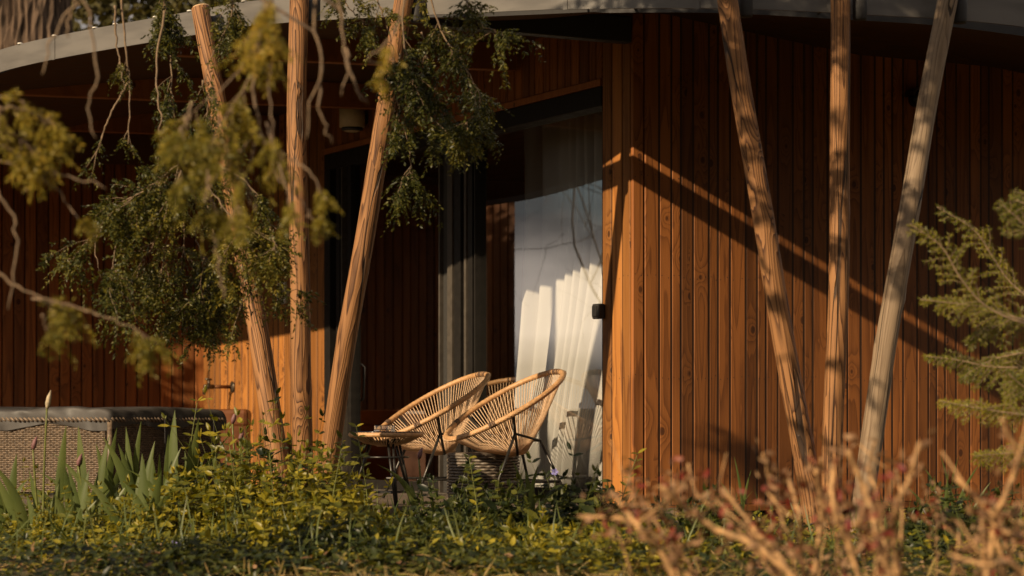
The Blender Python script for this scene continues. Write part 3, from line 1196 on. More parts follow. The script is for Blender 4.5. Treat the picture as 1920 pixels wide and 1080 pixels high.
MB().tube([(-0.002, v_ * 0.085, -0.022), (-0.002, v_ * 0.092, -0.022)], [0.012, 0.009], 12).build('sensor', M['cream'], osl, True)


# ------------------------------------------------------------------ furniture
def ell(cx, cz, hx, hz, w, n, egg=0.0):
    out = []
    for i in range(n):
        a = 2 * math.pi * i / n
        ww = w * (1 - egg * math.cos(a))
        out.append(Vector((cx + hx * math.cos(a), ww * math.sin(a), cz + hz * math.cos(a))))
    return out


def lounge_chair(loc, rz, label):
    root = empty('lounge_chair', loc, rz, label=label, cat='chair', group='round cord lounge chairs on the deck')
    cx, cz, hx, hz, w = 0.01, 0.565, 0.335, -0.195, 0.345
    n = 176
    rim = ell(cx, cz, hx, hz, w, n, 0.06)
    MB().tube(rim, [0.0155 if i % 2 else 0.0168 for i in range(n)], 10, closed=True).build('rim', M['rim'], root, True)
    # dark worn wraps at the top of the back and where the frame is tied on
    for (a0, a1) in ((168, 194), (52, 60), (300, 307)):
        seg = [rim[int(i / 360 * n) % n] for i in range(a0, a1, 2)]
        m_ = MB()
        k = 0
        while k < len(seg) - 1:
            m_.tube([seg[k], seg[min(k + 1, len(seg) - 1)]], 0.0180, 10)
            k += 1 if a0 != 168 else random.choice((1, 2))
        m_.build('worn_wrap', M['rimwear'], root, True)
    hub = ell(-0.075, 0.285, 0.060, -0.012, 0.055, 60)
    MB().tube(hub, 0.008, 8, closed=True).build('hub_ring', M['rim'], root, True)
    cords = MB()
    K = 108
    for i in range(K):
        a = 2 * math.pi * (i + 0.5) / K
        pr_ = Vector((cx + hx * math.cos(a), w * (1 - 0.06 * math.cos(a)) * math.sin(a), cz + hz * math.cos(a)))
        ph_ = Vector((-0.075 + 0.060 * math.cos(a), 0.055 * math.sin(a), 0.285 - 0.012 * math.cos(a)))
        side = Vector((-math.sin(a), math.cos(a), 0)) * 0.0042
        mid = (pr_ + ph_) / 2 + Vector((0, 0, -0.022))
        cords.tube([pr_, mid, ph_], 0.0024, 5, cap=False)
        # the cord's turn round the rim
        cords.tube([pr_ + side * -1.6 + Vector((0, 0, 0.0)), pr_ + (pr_ - Vector((cx, 0, cz))).normalized() * 0.021 - side, pr_ + side * 1.6], 0.0027, 4, cap=False)
    cords.build('cord_weave', M['cord'], root, True)
    fr = MB()
    for sg in (-1, 1):
        fr.tube([(0.10, sg * 0.325, 0.512), (0.03, sg * 0.20, 0.375), (-0.05, sg * 0.06, 0.278)], 0.008, 8)
    fr.tube([(-0.05, -0.06, 0.276), (-0.05, 0.06, 0.276)], 0.008, 8)
    fr.build('seat_support', M['steel'], root, True)
    for sg in (-1, 1):
        MB().tube([(0.045, sg * 0.225, 0.40), (0.22, sg * 0.27, 0.004)], 0.0085, 10).build('leg', M['steel'], root, True)
        MB().tube([(-0.155, sg * 0.14, 0.36), (-0.29, sg * 0.25, 0.004)], 0.0085, 10).build('leg', M['steel'], root, True)
        MB().tube([(0.205, sg * 0.257, 0.125), (-0.245, sg * 0.213, 0.125)], 0.0075, 8).build('stretcher', M['steel'], root, True)
    MB().tube([(-0.245, -0.213, 0.126), (-0.245, 0.213, 0.126)], 0.0075, 8).build('stretcher', M['steel'], root, True)
    MB().tube([(0.045, -0.225, 0.40), (-0.155, -0.14, 0.36), (-0.155, 0.14, 0.36), (0.045, 0.225, 0.40)], 0.0075, 8).build('under_frame', M['steel'], root, True)
    return root


def face(phi):
    return math.pi + math.radians(phi)      # forward = left, turned phi degrees towards the camera


yc = 13.85
lounge_chair(((948 - 960) / 4500 * yc, yc, DECK), face(25), 'tan cord lounge chair nearest the white curtain, dark worn wrap on its top rim')
yc = 14.50
lounge_chair(((812 - 960) / 4500 * yc, yc, DECK), face(24), 'tan cord lounge chair behind the small round table, before the dark glass')

yc = 15.80
lounge_chair(((926 - 960) / 4500 * yc, yc, zr(-0.444)), face(62), 'tan cord lounge chair inside the room behind the glass, only its back showing')

# side table
yt = 13.42
tb = empty('side_table', ((724 - 960) / 4500 * yt, yt, DECK), 0.3, label='low round cord side table with dark glass top in front of the chairs', cat='table')
n = 120
R_ = 0.196
ring = [Vector((R_ * math.cos(2 * math.pi * i / n), R_ * math.sin(2 * math.pi * i / n), 0.395)) for i in range(n)]
MB().tube(ring, [0.0135 if i % 2 else 0.0148 for i in range(n)], 10, closed=True).build('rim', M['rim'], tb, True)
MB().lathe([(0.185, 0.406), (0.201, 0.4065), (0.201, 0.4125), (0.185, 0.413)], 48).build('glass_top', M['screen'], tb, True)
cd = MB()
for i in range(56):
    a = 2 * math.pi * i / 56
    o1 = Vector((R_ * math.cos(a), R_ * math.sin(a), 0.388))
    o2 = Vector((0.05 * math.cos(a), 0.05 * math.sin(a), 0.335))
    cd.tube([o1, (o1 + o2) / 2 + Vector((0, 0, -0.012)), o2], 0.0028, 5, cap=False)
cd.tube([(0.05 * math.cos(a), 0.05 * math.sin(a), 0.335) for a in np.linspace(0, 6.2832, 24, endpoint=False)], 0.006, 6, closed=True)
cd.build('cord_weave', M['cord'], tb, True)
for i in range(3):
    a = 0.55 + i * 2.0944
    for dl in (-0.07, 0.07):
        MB().tube([(0.085 * math.cos(a + dl * 2.5), 0.085 * math.sin(a + dl * 2.5), 0.37), (0.205 * math.cos(a + dl * 0.3), 0.205 * math.sin(a + dl * 0.3), 0.003)], 0.0075, 8).build('leg', M['steel'], tb, True)
MB().tube([(0.125 * math.cos(a), 0.125 * math.sin(a), 0.27) for a in np.linspace(0, 6.2832, 30, endpoint=False)], 0.006, 6, closed=True).build('brace_ring', M['steel'], tb, True)
MB().tube([(0.178 * math.cos(a), 0.178 * math.sin(a), 0.075) for a in (0.55, 0.55 + 2.0944, 0.55 + 4.1888)], 0.006, 6, closed=True).build('lower_brace', M['steel'], tb, False)

# glass ashtray on the table
ya = 13.40
ash = empty('ashtray', ((721 - 960) / 4500 * ya, ya, DECK + 0.414), 0.5, label='square cut glass ashtray on the small round table', cat='ashtray')
am = MB()
S_ = 0.045
for (x0, x1, y0, y1) in ((-S_, S_, -S_, -S_ + 0.012), (-S_, S_, S_ - 0.012, S_), (-S_, -S_ + 0.012, -S_ + 0.0121, S_ - 0.0121), (S_ - 0.012, S_, -S_ + 0.0121, S_ - 0.0121)):
    am.box(x0, x1, y0, y1, 0.0085, 0.034)
am.build('ashtray_wall', M['clear'], ash, bevel=0.003)
MB().box(-S_, S_, -S_, S_, 0, 0.008).build('ashtray_base', M['clear'], ash, bevel=0.002)


def weave_panel(x0, x1, z0, z1, pitch, rowh, amp, th):
    """flat rattan weave in local x/z, bulging along -y"""
    nx = max(4, int((x1 - x0) / pitch))
    nr = max(3, int((z1 - z0) / rowh))
    V, F = [], []
    for r_ in range(nr):
        zc = z0 + (r_ + 0.5) * (z1 - z0) / nr
        hz = 0.42 * (z1 - z0) / nr
        base = len(V)
        k = nx * 4 + 1
        for i in range(k):
            x = x0 + (x1 - x0) * i / (k - 1)
            y = -amp * math.cos(math.pi * i / 4 + math.pi * r_)
            V += [(x, y - th, zc + hz * 0.55), (x, y + 0.2 * th, zc + hz), (x, y + 0.2 * th, zc - hz), (x, y - th, zc - hz * 0.55)]
        for i in range(k - 1):
            a = base + i * 4
            F += [(a, a + 1, a + 5, a + 4), (a + 3, a, a + 4, a + 7), (a + 2, a + 3, a + 7, a + 6)]
    return V, F


def face_frame(a, b, z=0.0):
    """matrix with local x from a to b, local -y to the outside (right hand side seen from above)"""
    a, b = Vector(a), Vector(b)
    x = (b - a).normalized()
    y = UP.cross(x)
    m = Matrix.Identity(4)
    m.col[0] = (*x, 0)
    m.col[1] = (*y, 0)
    m.col[2] = (0, 0, 1, 0)
    m.col[3] = (a.x, a.y, z, 1)
    return m


# --- spa tub in its rattan surround
tub = empty('hot_tub', (-2.95, 16.4, DECK), label='angular hot tub in brown rattan surround under a dark vinyl cover', cat='hot tub')
TO = Vector((-2.95, 16.4, 0))
k0 = Vector((P(206, 800, 15.25).x, 15.25, 0))      # corner nearest the camera
k1 = k0 + Vector((-0.88, 0.20, 0)) * 1.35             # left end of the lit face
k2 = k0 + Vector((0.62, 0.78, 0)).normalized() * 1.0  # right end of the dark face
k3 = k2 + (k1 - k0) * 1.0
H_T = 0.50


def tub_local(p):
    return Vector((p.x - TO.x, p.y - TO.y, 0))


body = MB()
pl_ = [tub_local(p) for p in (k1, k0, k2, k3)]
cen = sum(pl_, Vector()) / 4
inn = [cen + (p - cen) * 0.97 for p in pl_]
body.add([(p.x, p.y, 0.005) for p in inn] + [(p.x, p.y, H_T) for p in inn], [(0, 1, 5, 4), (1, 2, 6, 5), (2, 3, 7, 6), (3, 0, 4, 7), (4, 5, 6, 7)])
body.build('tub_shell', M['back'], tub)
Lf = (k0 - k1).length
V, F = weave_panel(0.02, Lf - 0.03, 0.02, H_T - 0.03, 0.021, 0.0118, 0.0035, 0.004)
me = quads_mesh('rattan_panel', V, F)
rp = link('rattan_panel', me, M['rattan'], tub)
rp.matrix_local = face_frame(pl_[0], pl_[1])
V, F = weave_panel(0.03, 0.98, 0.02, H_T - 0.03, 0.021, 0.0118, 0.0035, 0.004)
me = quads_mesh('rattan_panel', V, F)
rp2 = link('rattan_panel', me, M['rattan'], tub)
rp2.matrix_local = face_frame(pl_[1], pl_[2])
for (a, b, Lx) in ((pl_[0], pl_[1], Lf), (pl_[1], pl_[2], 1.0)):
    r_ = MB()
    nn = int(Lx / 0.03)
    for i in range(nn):
        x0 = Lx * i / nn
        r_.tube([(x0, -0.016, H_T - 0.004), (x0 + 0.02, -0.020, H_T - 0.018), (x0 + 0.034, -0.012, H_T - 0.028)], 0.008, 5)
    o_ = r_.build('braided_edge', M['rattan'], tub, True)
    o_.matrix_local = face_frame(a, b)
post = MB().tube([(pl_[1].x, pl_[1].y, 0.01), (pl_[1].x, pl_[1].y, H_T - 0.02)], 0.018, 10).build('corner_post', M['rattan'], tub, True)


def cover_mesh():
    """vinyl lid: sagging top and a skirt with folds"""
    pts = []
    loop = [pl_[0], pl_[1], pl_[2], pl_[3]]
    for i in range(4):
        a, b = loop[i], loop[(i + 1) % 4]
        for j in range(26):
            t = j / 26
            pts.append(a.lerp(b, t))
    n = len(pts)
    V, F = [], []
    prof = [(1.030, -0.085), (1.036, -0.04), (1.032, 0.005), (1.012, 0.032), (0.97, 0.042), (0.5, 0.040), (0.05, 0.036)]
    r_ = np.random.default_rng(4)
    for k, (sc, dz) in enumerate(prof):
        for i, p in enumerate(pts):
            q = cen + (p - cen) * sc
            dirv = (p - cen).normalized()
            fold = 0.010 * math.sin(i * 1.7 + k) + 0.007 * math.sin(i * 0.61 + 2 * k)
            zz = H_T + 0.02 + dz + 0.010 * math.sin(i * 0.33 + 1.2) * (k >= 3) + (0.022 * math.sin(i * 0.45) * (k == 0)) + r_.uniform(-0.004, 0.004)
            V.append((q.x + dirv.x * fold, q.y + dirv.y * fold, zz))
    for k in range(len(prof) - 1):
        for i in range(n):
            i2 = (i + 1) % n
            F.append((k * n + i, k * n + i2, (k + 1) * n + i2, (k + 1) * n + i))
    F.append(tuple((len(prof) - 1) * n + i for i in range(n)))
    me = bpy.data.meshes.new('cover')
    me.from_pydata(V, [], F)
    me.update()
    me.shade_smooth()
    o = link('cover', me, M['vinyl'], tub)
    s = o.modifiers.new('soft', 'SUBSURF')
    s.levels = s.render_levels = 1
    return o


cover_mesh()
for t in (0.42, 0.5, 0.86):
    a = pl_[1].lerp(pl_[2], t)
    nn = (pl_[2] - pl_[1]).normalized()
    o2 = nn.cross(UP)
    sb = MB()
    sb.obox(a + o2 * 0.055 + UP * (H_T - 0.28), nn * 0.03, o2 * 0.006, UP * 0.27)
    so = sb.build('cover_strap', M['rubber'], tub)
    sb = MB()
    sb.obox(a + o2 * 0.062 - nn * 0.008 + UP * (H_T - 0.30), nn * 0.046, o2 * 0.012, UP * 0.055)
    sb.build('buckle', M['black'], so, bevel=0.003)

# brown padded step beside the tub
stp = empty('tub_step', (P(432, 800, 17.2).x, 17.2, DECK), 0.05, label='brown padded step box between the hot tub and the sunlit wall', cat='step')
MB().box(-0.20, 0.13, -0.2, 0.25, 0.005, 0.45).build('step_box', M['vinyl_brown'], stp, bevel=0.012)
MB().box(-0.207, 0.137, -0.207, 0.257, 0.43, 0.565).build('step_pad', M['vinyl_brown'], stp, bevel=0.03)

# wicker stool behind the chairs
ys = 14.05
stl = empty('wicker_stool', ((906 - 960) / 4500 * ys, ys, DECK), 0.0, label='grey wicker stool behind the chairs in front of the door', cat='stool')
Vt, Ft = [], []
V, F = weave_panel(0.0, 2 * math.pi * 0.205, 0.01, 0.27, 0.03, 0.017, 0.004, 0.005)
V2 = []
for (x, y, z) in V:
    a = x / 0.205
    r = 0.205 - y
    V2.append((r * math.cos(a), r * math.sin(a), z))
me = quads_mesh('woven_side', V2, F)
link('woven_side', me, M['rattan_grey'], stl)
MB().lathe([(0.197, 0.005), (0.199, 0.265)], 32).build('core', M['back'], stl, True)
MB().lathe([(0.208, 0.268), (0.214, 0.275), (0.205, 0.288), (0.03, 0.292)], 32).build('stool_top', M['rattan_grey'], stl, True)

# ------------------------------------------------------------------ vegetation helpers
def leaf_arrays(base, dirv, up, ln, wd, fold=0.25, curl=0.15):
    """pointed oval leaves: 8 verts, 6 faces each (as quads / degenerate-free tris merged to quads)"""
    n = len(base)
    dirv = unit(dirv)
    side = unit(np.cross(dirv, up))
    nrm = np.cross(side, dirv)
    ln = ln[:, None]
    wd = wd[:, None]
    b = base
    m1 = base + dirv * ln * 0.33 - nrm * wd * fold
    m2 = base + dirv * ln * 0.68 - nrm * (wd * fold * 0.8 + ln * curl * 0.3)
    t = base + dirv * ln - nrm * ln * curl
    l1 = base + dirv * ln * 0.30 + side * wd * 0.46
    l2 = base + dirv * ln * 0.66 + side * wd * 0.40 - nrm * ln * curl * 0.3
    r1 = base + dirv * ln * 0.30 - side * wd * 0.46
    r2 = base + dirv * ln * 0.66 - side * wd * 0.40 - nrm * ln * curl * 0.3
    V = np.stack([b, m1, m2, t, l1, l2, r1, r2], 1).reshape(-1, 3)
    o = (np.arange(n) * 8)[:, None]
    tri = np.array([[0, 1, 4], [4, 1, 2], [4, 2, 5], [5, 2, 3], [0, 6, 1], [6, 7, 2], [6, 2, 1], [7, 3, 2]])
    F = (o[:, :, None] + tri[None]).reshape(-1, 3)
    return V, F


def needle_arrays(base, dirv, ln, wd):
    n = len(base)
    dirv = unit(dirv)
    ref = unit(RNG.standard_normal((n, 3)))
    side = unit(np.cross(dirv, ref))
    m = base + dirv * (ln * 0.5)[:, None]
    V = np.stack([base, m + side * (wd * 0.5)[:, None], base + dirv * ln[:, None], m - side * (wd * 0.5)[:, None]], 1).reshape(-1, 3)
    F = np.arange(n * 4).reshape(-1, 4)
    return V, F


class Foliage:
    """collects needles and woody tubes of one tree"""
    def __init__(self):
        self.b, self.d, self.l, self.w = [], [], [], []
        self.wood = MB()

    def needles(self, line, n, ln, wd, flat=None, fwd=0.55):
        line = np.asarray(line)
        k = len(line)
        t = RNG.random(n) * (k - 1)
        i = np.minimum(t.astype(int), k - 2)
        u = (t - i)[:, None]
        base = line[i] * (1 - u) + line[i + 1] * u
        tan = unit(line[i + 1] - line[i])
        if flat is None:
            per = unit(np.cross(tan, RNG.standard_normal((n, 3))))
        else:
            s = np.where(RNG.random(n) < 0.5, -1.0, 1.0)[:, None]
            per = unit(np.cross(tan, flat[None, :])) * s + RNG.standard_normal((n, 3)) * 0.18
        d = unit(tan * fwd + per * (1 - fwd * 0.45) + np.array([0, 0, -0.12]) + RNG.standard_normal((n, 3)) * 0.12)
        self.b.append(base)
        self.d.append(d)
        self.l.append(ln * RNG.uniform(0.65, 1.2, n))
        self.w.append(wd * RNG.uniform(0.75, 1.2, n))

    def bough(self, guide, Y, shoots=12, slen=0.22, spread=0.5, twigs=7, tlen=0.09, nn=15, nlen=0.018, nw=0.0052, r0=0.006,
              droop=0.8, start=0.1, depth=0.25, end=True):
        g = [np.array(P(px, py, Y + (k - 1) * RNG.uniform(-1, 1) * depth * 0.4)) for k, (px, py) in enumerate(guide)]
        main = catmull(g, 22)
        main[1:-1] += RNG.standard_normal((20, 3)) * 0.003
        self.wood.tube(main, list(np.linspace(r0, r0 * 0.3, 22)), 5)
        cl_ = np.sort(RNG.uniform(start, 1.0, max(2, shoots // 4)))
        cl_[-1] = 0.97
        for s in range(shoots):
            t = float(np.clip(cl_[RNG.integers(len(cl_))] + RNG.normal() * 0.05, 0.0, 1.0))
            k = min(int(t * 21), 20)
            p0 = main[k]
            tan = unit(main[k + 1] - main[k])
            rnd = RNG.standard_normal(3)
            rnd -= tan * rnd.dot(tan)
            d = unit(tan * 0.55 + unit(rnd) * spread + np.array([0, 0, -droop * RNG.uniform(-0.1, 1.25)]))
            L_ = slen * RNG.uniform(0.5, 1.25)
            q = [p0]
            dd = d
            for j in range(5):
                dd = unit(dd + np.array([0, 0, -0.12 * droop]) + RNG.standard_normal(3) * 0.12)
                q.append(q[-1] + dd * L_ / 5)
            q = np.array(q)
            self.wood.tube(q, list(np.linspace(r0 * 0.42, r0 * 0.16, 6)), 4, cap=False)
            for w_ in range(twigs):
                tt = 0.12 + 0.88 * (w_ + RNG.random()) / twigs
                j = min(int(tt * 5), 4)
                b0 = q[j] + (q[j + 1] - q[j]) * (tt * 5 - j)
                tn = unit(q[j + 1] - q[j])
                rd = RNG.standard_normal(3)
                rd -= tn * rd.dot(tn)
                td = unit(tn * 0.75 + unit(rd) * 0.75 + np.array([0, 0, -0.3]))
                l2 = tlen * RNG.uniform(0.5, 1.3)
                tw = np.array([b0, b0 + td * l2 * 0.5, b0 + (td + np.array([0, 0, -0.2])) * l2])
                self.needles(tw, nn, nlen, nw, flat=unit(rd + RNG.standard_normal(3) * 0.3))
            if end:
                self.needles(q[3:], nn, nlen, nw)

    def mesh(self, name):
        if not self.b:
            return None
        V, F = needle_arrays(np.concatenate(self.b), np.concatenate(self.d), np.concatenate(self.l), np.concatenate(self.w))
        return quads_mesh(name, V, F)


# ------------------------------------------------------------------ conifer whose boughs hang into the picture
con = empty('conifer_tree', (-2.25, 8.3, 0), label='conifer with drooping branches hanging in front of the roof at upper left', cat='tree')
CONO = np.array([-2.25, 8.3, 0.0])


def attach(me_or_mb, name, mat, root, off, smooth=True, stuff=False):
    if isinstance(me_or_mb, MB):
        me_or_mb.v = [tuple(np.array(v) - off) for v in me_or_mb.v]
        o = me_or_mb.build(name, mat, root, smooth)
    else:
        me = me_or_mb
        co = np.empty(len(me.vertices) * 3, dtype=np.float32)
        me.vertices.foreach_get('co', co)
        co = co.reshape(-1, 3) - off.astype(np.float32)
        me.vertices.foreach_set('co', co.ravel())
        me.update()
        o = link(name, me, mat, root)
    if stuff:
        o['kind'] = 'stuff'
    return o


tr = MB()
tr.tube(catmull([(-2.25, 8.3, -0.05), (-2.28, 8.32, 1.5), (-2.22, 8.28, 3.2), (-2.25, 8.3, 5.2)], 18), list(np.linspace(0.15, 0.05, 18)), 14)
attach(tr, 'trunk', M['bark'], con, CONO)

fd = Foliage()      # darker boughs further back
DY = 10.6
dark = [
    ([(300, -40), (318, 80), (325, 200), (335, 310), (300, 400)], 18, 0.17, 0.35),
    ([(335, 310), (280, 350), (210, 400), (150, 470), (130, 500)], 16, 0.22, 0.45),
    ([(340, 320), (300, 430), (265, 500), (245, 540)], 14, 0.24, 0.5),
    ([(350, 340), (345, 430), (345, 500), (338, 590)], 16, 0.22, 0.5),
    ([(370, 320), (400, 430), (410, 520), (385, 570)], 16, 0.22, 0.5),
    ([(390, 350), (450, 430), (495, 500), (545, 560)], 15, 0.20, 0.5),
    ([(400, 300), (470, 350), (505, 420), (515, 470)], 13, 0.18, 0.5),
    ([(380, 150), (395, 230), (400, 320)], 10, 0.16, 0.5),
    ([(400, 380), (430, 480), (460, 550), (450, 575)], 14, 0.18, 0.5),
    ([(310, 340), (230, 380), (180, 450), (190, 520)], 14, 0.20, 0.5),
    ([(330, 400), (310, 470), (300, 540)], 13, 0.2, 0.55),
    ([(360, 420), (380, 500), (370, 560)], 13, 0.2, 0.55),
    ([(440, -40), (430, 40), (395, 110), (385, 150)], 10, 0.16, 0.5),
    ([(280, 360), (240, 420), (215, 470), (212, 520)], 12, 0.2, 0.5),
    ([(760, -40), (755, 60), (770, 140), (800, 210), (840, 250)], 16, 0.18, 0.5),
    ([(750, 100), (745, 190), (765, 270), (770, 330)], 11, 0.14, 0.4),
    ([(800, -30), (830, 60), (870, 120), (900, 190), (870, 240)], 16, 0.18, 0.5),
    ([(860, -30), (895, 40), (935, 60)], 8, 0.14, 0.5),
    ([(700, -20), (730, 60), (740, 120)], 8, 0.14, 0.5),
    ([(850, 60), (880, 150), (895, 230)], 11, 0.17, 0.5),
    ([(790, 60), (810, 140), (835, 220)], 9, 0.17, 0.5),
    ([(640, -30), (655, 15), (690, 45)], 6, 0.12, 0.5),
]
for g, sh, sl, sp in dark:
    fd.bough(g, DY + RNG.uniform(-0.3, 0.3), int(sh * 1.25), sl * RNG.uniform(0.7, 1.3), sp * 1.6, twigs=8, tlen=0.10, nn=22, nlen=0.022, nw=0.0075, r0=0.0045, start=0.02)
# thin hanging strands with little foliage
for g, sh in (([(225, -30), (235, 80), (243, 180), (240, 270)], 5), ([(243, 150), (205, 220), (180, 290)], 3),
              ([(215, 10), (220, 90), (232, 160)], 2), ([(308, 20), (292, 130), (300, 230), (297, 300)], 4)):
    fd.bough(g, 10.3, sh, 0.10, 0.35, twigs=5, tlen=0.06, nn=14, nlen=0.018, nw=0.0055, start=0.45)
attach(fd.wood, 'branches', M['twig'], con, CONO, stuff=True)
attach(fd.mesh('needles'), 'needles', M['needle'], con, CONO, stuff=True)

fg = Foliage()      # nearer, out of focus, with sunlight painted into the needles
gold = [
    ([(500, -60), (490, 60), (450, 130), (400, 180), (350, 220)], 16, 0.13, 6.6),
    ([(495, 20), (475, 130), (430, 210), (390, 280)], 14, 0.12, 6.6),
    ([(508, -20), (512, 80), (505, 180), (515, 270)], 10, 0.10, 6.5),
    ([(360, 190), (335, 270), (338, 330)], 6, 0.09, 6.6),
    ([(400, 270), (390, 340), (400, 390)], 7, 0.09, 6.7),
    ([(440, 300), (450, 360), (445, 390)], 5, 0.07, 6.6),
    ([(-40, 200), (30, 205), (95, 225)], 10, 0.10, 6.8),
    ([(-40, 240), (20, 250), (70, 280)], 8, 0.10, 6.8),
    ([(-40, 180), (10, 185), (45, 190)], 5, 0.08, 6.8),
    ([(60, 560), (150, 580), (215, 600), (280, 635)], 9, 0.07, 6.7),
    ([(-30, 290), (50, 320), (100, 350), (130, 390), (155, 420)], 3, 0.06, 6.7),
    ([(765, -40), (740, 60), (690, 110), (720, 120)], 2, 0.06, 6.6),
    ([(500, 230), (530, 330), (545, 375)], 4, 0.07, 6.7),
    ([(515, 270), (550, 300), (580, 320), (600, 360)], 2, 0.04, 6.7),
    ([(515, 270), (545, 340), (570, 385), (585, 410)], 2, 0.04, 6.7),
    ([(80, 590), (95, 630)], 3, 0.05, 6.7),
]
for g, sh, sl, Y in gold:
    fg.bough(g, Y + RNG.uniform(-0.15, 0.15), int(sh * 1.2), sl * RNG.uniform(0.7, 1.4), 0.7, twigs=7, tlen=0.06, nn=24, nlen=0.019, nw=0.0042, r0=0.0040, start=0.08)
bare = [
    [(478, 110), (480, 200), (490, 250), (520, 330), (540, 360)], [(480, 240), (440, 300), (400, 340)], [(596, -40), (590, 60), (603, 120), (585, 190), (575, 260)],
    [(603, 120), (600, 200), (622, 268)], [(632, -40), (640, 60), (650, 110), (640, 180)], [(648, 90), (665, 160), (690, 195)],
    [(-5, 355), (25, 410), (32, 480), (15, 580)], [(-20, 500), (70, 555), (180, 585)], [(-20, 260), (100, 320), (200, 355)],
    [(440, 300), (470, 350), (480, 400)], [(490, 250), (460, 330), (475, 390)], [(150, -40), (172, 60), (182, 150), (165, 200), (180, 260)],
    [(165, -20), (100, 70), (80, 140)], [(150, -20), (130, 40), (128, 70)], [(395, 330), (385, 380)], [(400, 440), (410, 500), (420, 560)],
]
for g in bare:
    g3 = catmull([np.array(P(px, py, 6.75)) for px, py in g], 14)   
    g3[1:-1] += RNG.standard_normal((12, 3)) * 0.004
    fg.wood.tube(g3, list(np.linspace(0.0045, 0.0022, 14)), 5)
attach(fg.wood, 'branches', M['twig'], con, CONO, stuff=True)
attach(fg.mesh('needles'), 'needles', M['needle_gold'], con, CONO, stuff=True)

# limbs from the trunk to the hanging boughs, above the picture, and the crown that dapples the right hand poles
lm = MB()
for (zt, px, py, Y, r) in ((3.0, 300, -40, 10.6, 0.03), (3.2, 440, -40, 10.6, 0.025), (3.4, 760, -40, 10.6, 0.03), (3.5, 860, -30, 10.6, 0.025),
                           (2.6, 500, -60, 6.6, 0.02), (2.2, -40, 230, 6.8, 0.015), (1.6, -40, 510, 6.8, 0.012), (3.0, 640, 20, 7.0, 0.015),
                           (3.0, 225, -30, 10.3, 0.015), (2.7, 590, 60, 7.0, 0.012), (1.9, -20, 300, 7.0, 0.012)):
    a = np.array([-2.25, 8.3, zt])
    b = np.array(P(px, py, Y))
    mid = (a + b) / 2 + np.array([0, 0, 0.25 if py < 0 else 0.1])
    lm.tube(catmull([a, mid, b], 12), list(np.linspace(r, r * 0.4, 12)), 6)
attach(lm, 'limb', M['twig_dark'], con, CONO)
up = Foliage()
for k in range(190):
    x0 = RNG.uniform(-1.9, 0.1)
    y0 = RNG.uniform(7.6, 9.4)
    c_ = x0 * 0.714 - y0 * 0.70
    if not (-8.0 < c_ < -5.9):
        continue
    if k >= 75:                                # high clumps that dapple the roof band
        x0, y0 = RNG.uniform(-1.7, 0.4), RNG.uniform(8.8, 9.6)
    z0 = RNG.uniform(2.75, 4.7) if k < 75 else RNG.uniform(3.7, 4.4)
    pts = [np.array([x0 - 0.5, y0 - 0.1, z0 + 0.25]), np.array([x0, y0, z0 + 0.12]), np.array([x0 + 0.45, y0 + 0.05, z0 - 0.15])]
    main = catmull(pts, 12)
    up.wood.tube(main, list(np.linspace(0.008, 0.003, 12)), 5)
    for s in range(9):
        p0 = main[RNG.integers(2, 12)]
        d = unit(RNG.standard_normal(3) * np.array([1, 1, 0.5]) + np.array([0, 0, -0.6]))
        q = np.array([p0, p0 + d * 0.08, p0 + d * 0.17 + np.array([0, 0, -0.03])])
        up.needles(q, 60, 0.035, 0.010)
attach(up.wood, 'branches', M['twig_dark'], con, CONO, stuff=True)
attach(up.mesh('needles'), 'needles', M['needle'], con, CONO, stuff=True)

# ------------------------------------------------------------------ yew at the right edge
yw = empty('yew_shrub', (2.34, 9.9, 0), label='yew shrub reaching in with feathery green sprays at the right edge', cat='shrub')
YO = np.array([2.34, 9.9, 0.0])
yt_ = MB()
yt_.tube(catmull([(2.34, 9.9, -0.03), (2.36, 9.92, 0.6), (2.33, 9.88, 1.2), (2.38, 9.9, 1.9)], 14), list(np.linspace(0.05, 0.012, 14)), 10)
attach(yt_, 'trunk', M['bark'], yw, YO)
fy = Foliage()
YY = 8.9
fronds = [
    [(2030, 640), (1930, 610), (1850, 575), (1800, 520), (1765, 462), (1706, 420)],
    [(2030, 600), (1950, 570), (1895, 530), (1860, 480), (1825, 430), (1757, 388)],
    [(2040, 500), (1960, 455), (1920, 420), (1879, 384)],
    [(2030, 640), (1930, 605), (1860, 580), (1800, 570), (1726, 562)],
    [(2030, 700), (1940, 690), (1860, 688), (1800, 676), (1736, 668)],
    [(2030, 660), (1940, 660), (1860, 675), (1803, 712)],
    [(2030, 670), (1960, 685), (1915, 715), (1886, 758)],
    [(2040, 800), (1930, 780), (1850, 768), (1762, 752)],
    [(2040, 600), (1960, 590), (1900, 600), (1850, 620), (1815, 640)],
    [(2040, 720), (1980, 725), (1930, 730), (1890, 700)],
    [(2040, 420), (1980, 400), (1930, 385), (1905, 375)],
    [(2040, 860), (1960, 850), (1890, 850), (1830, 855)],
]
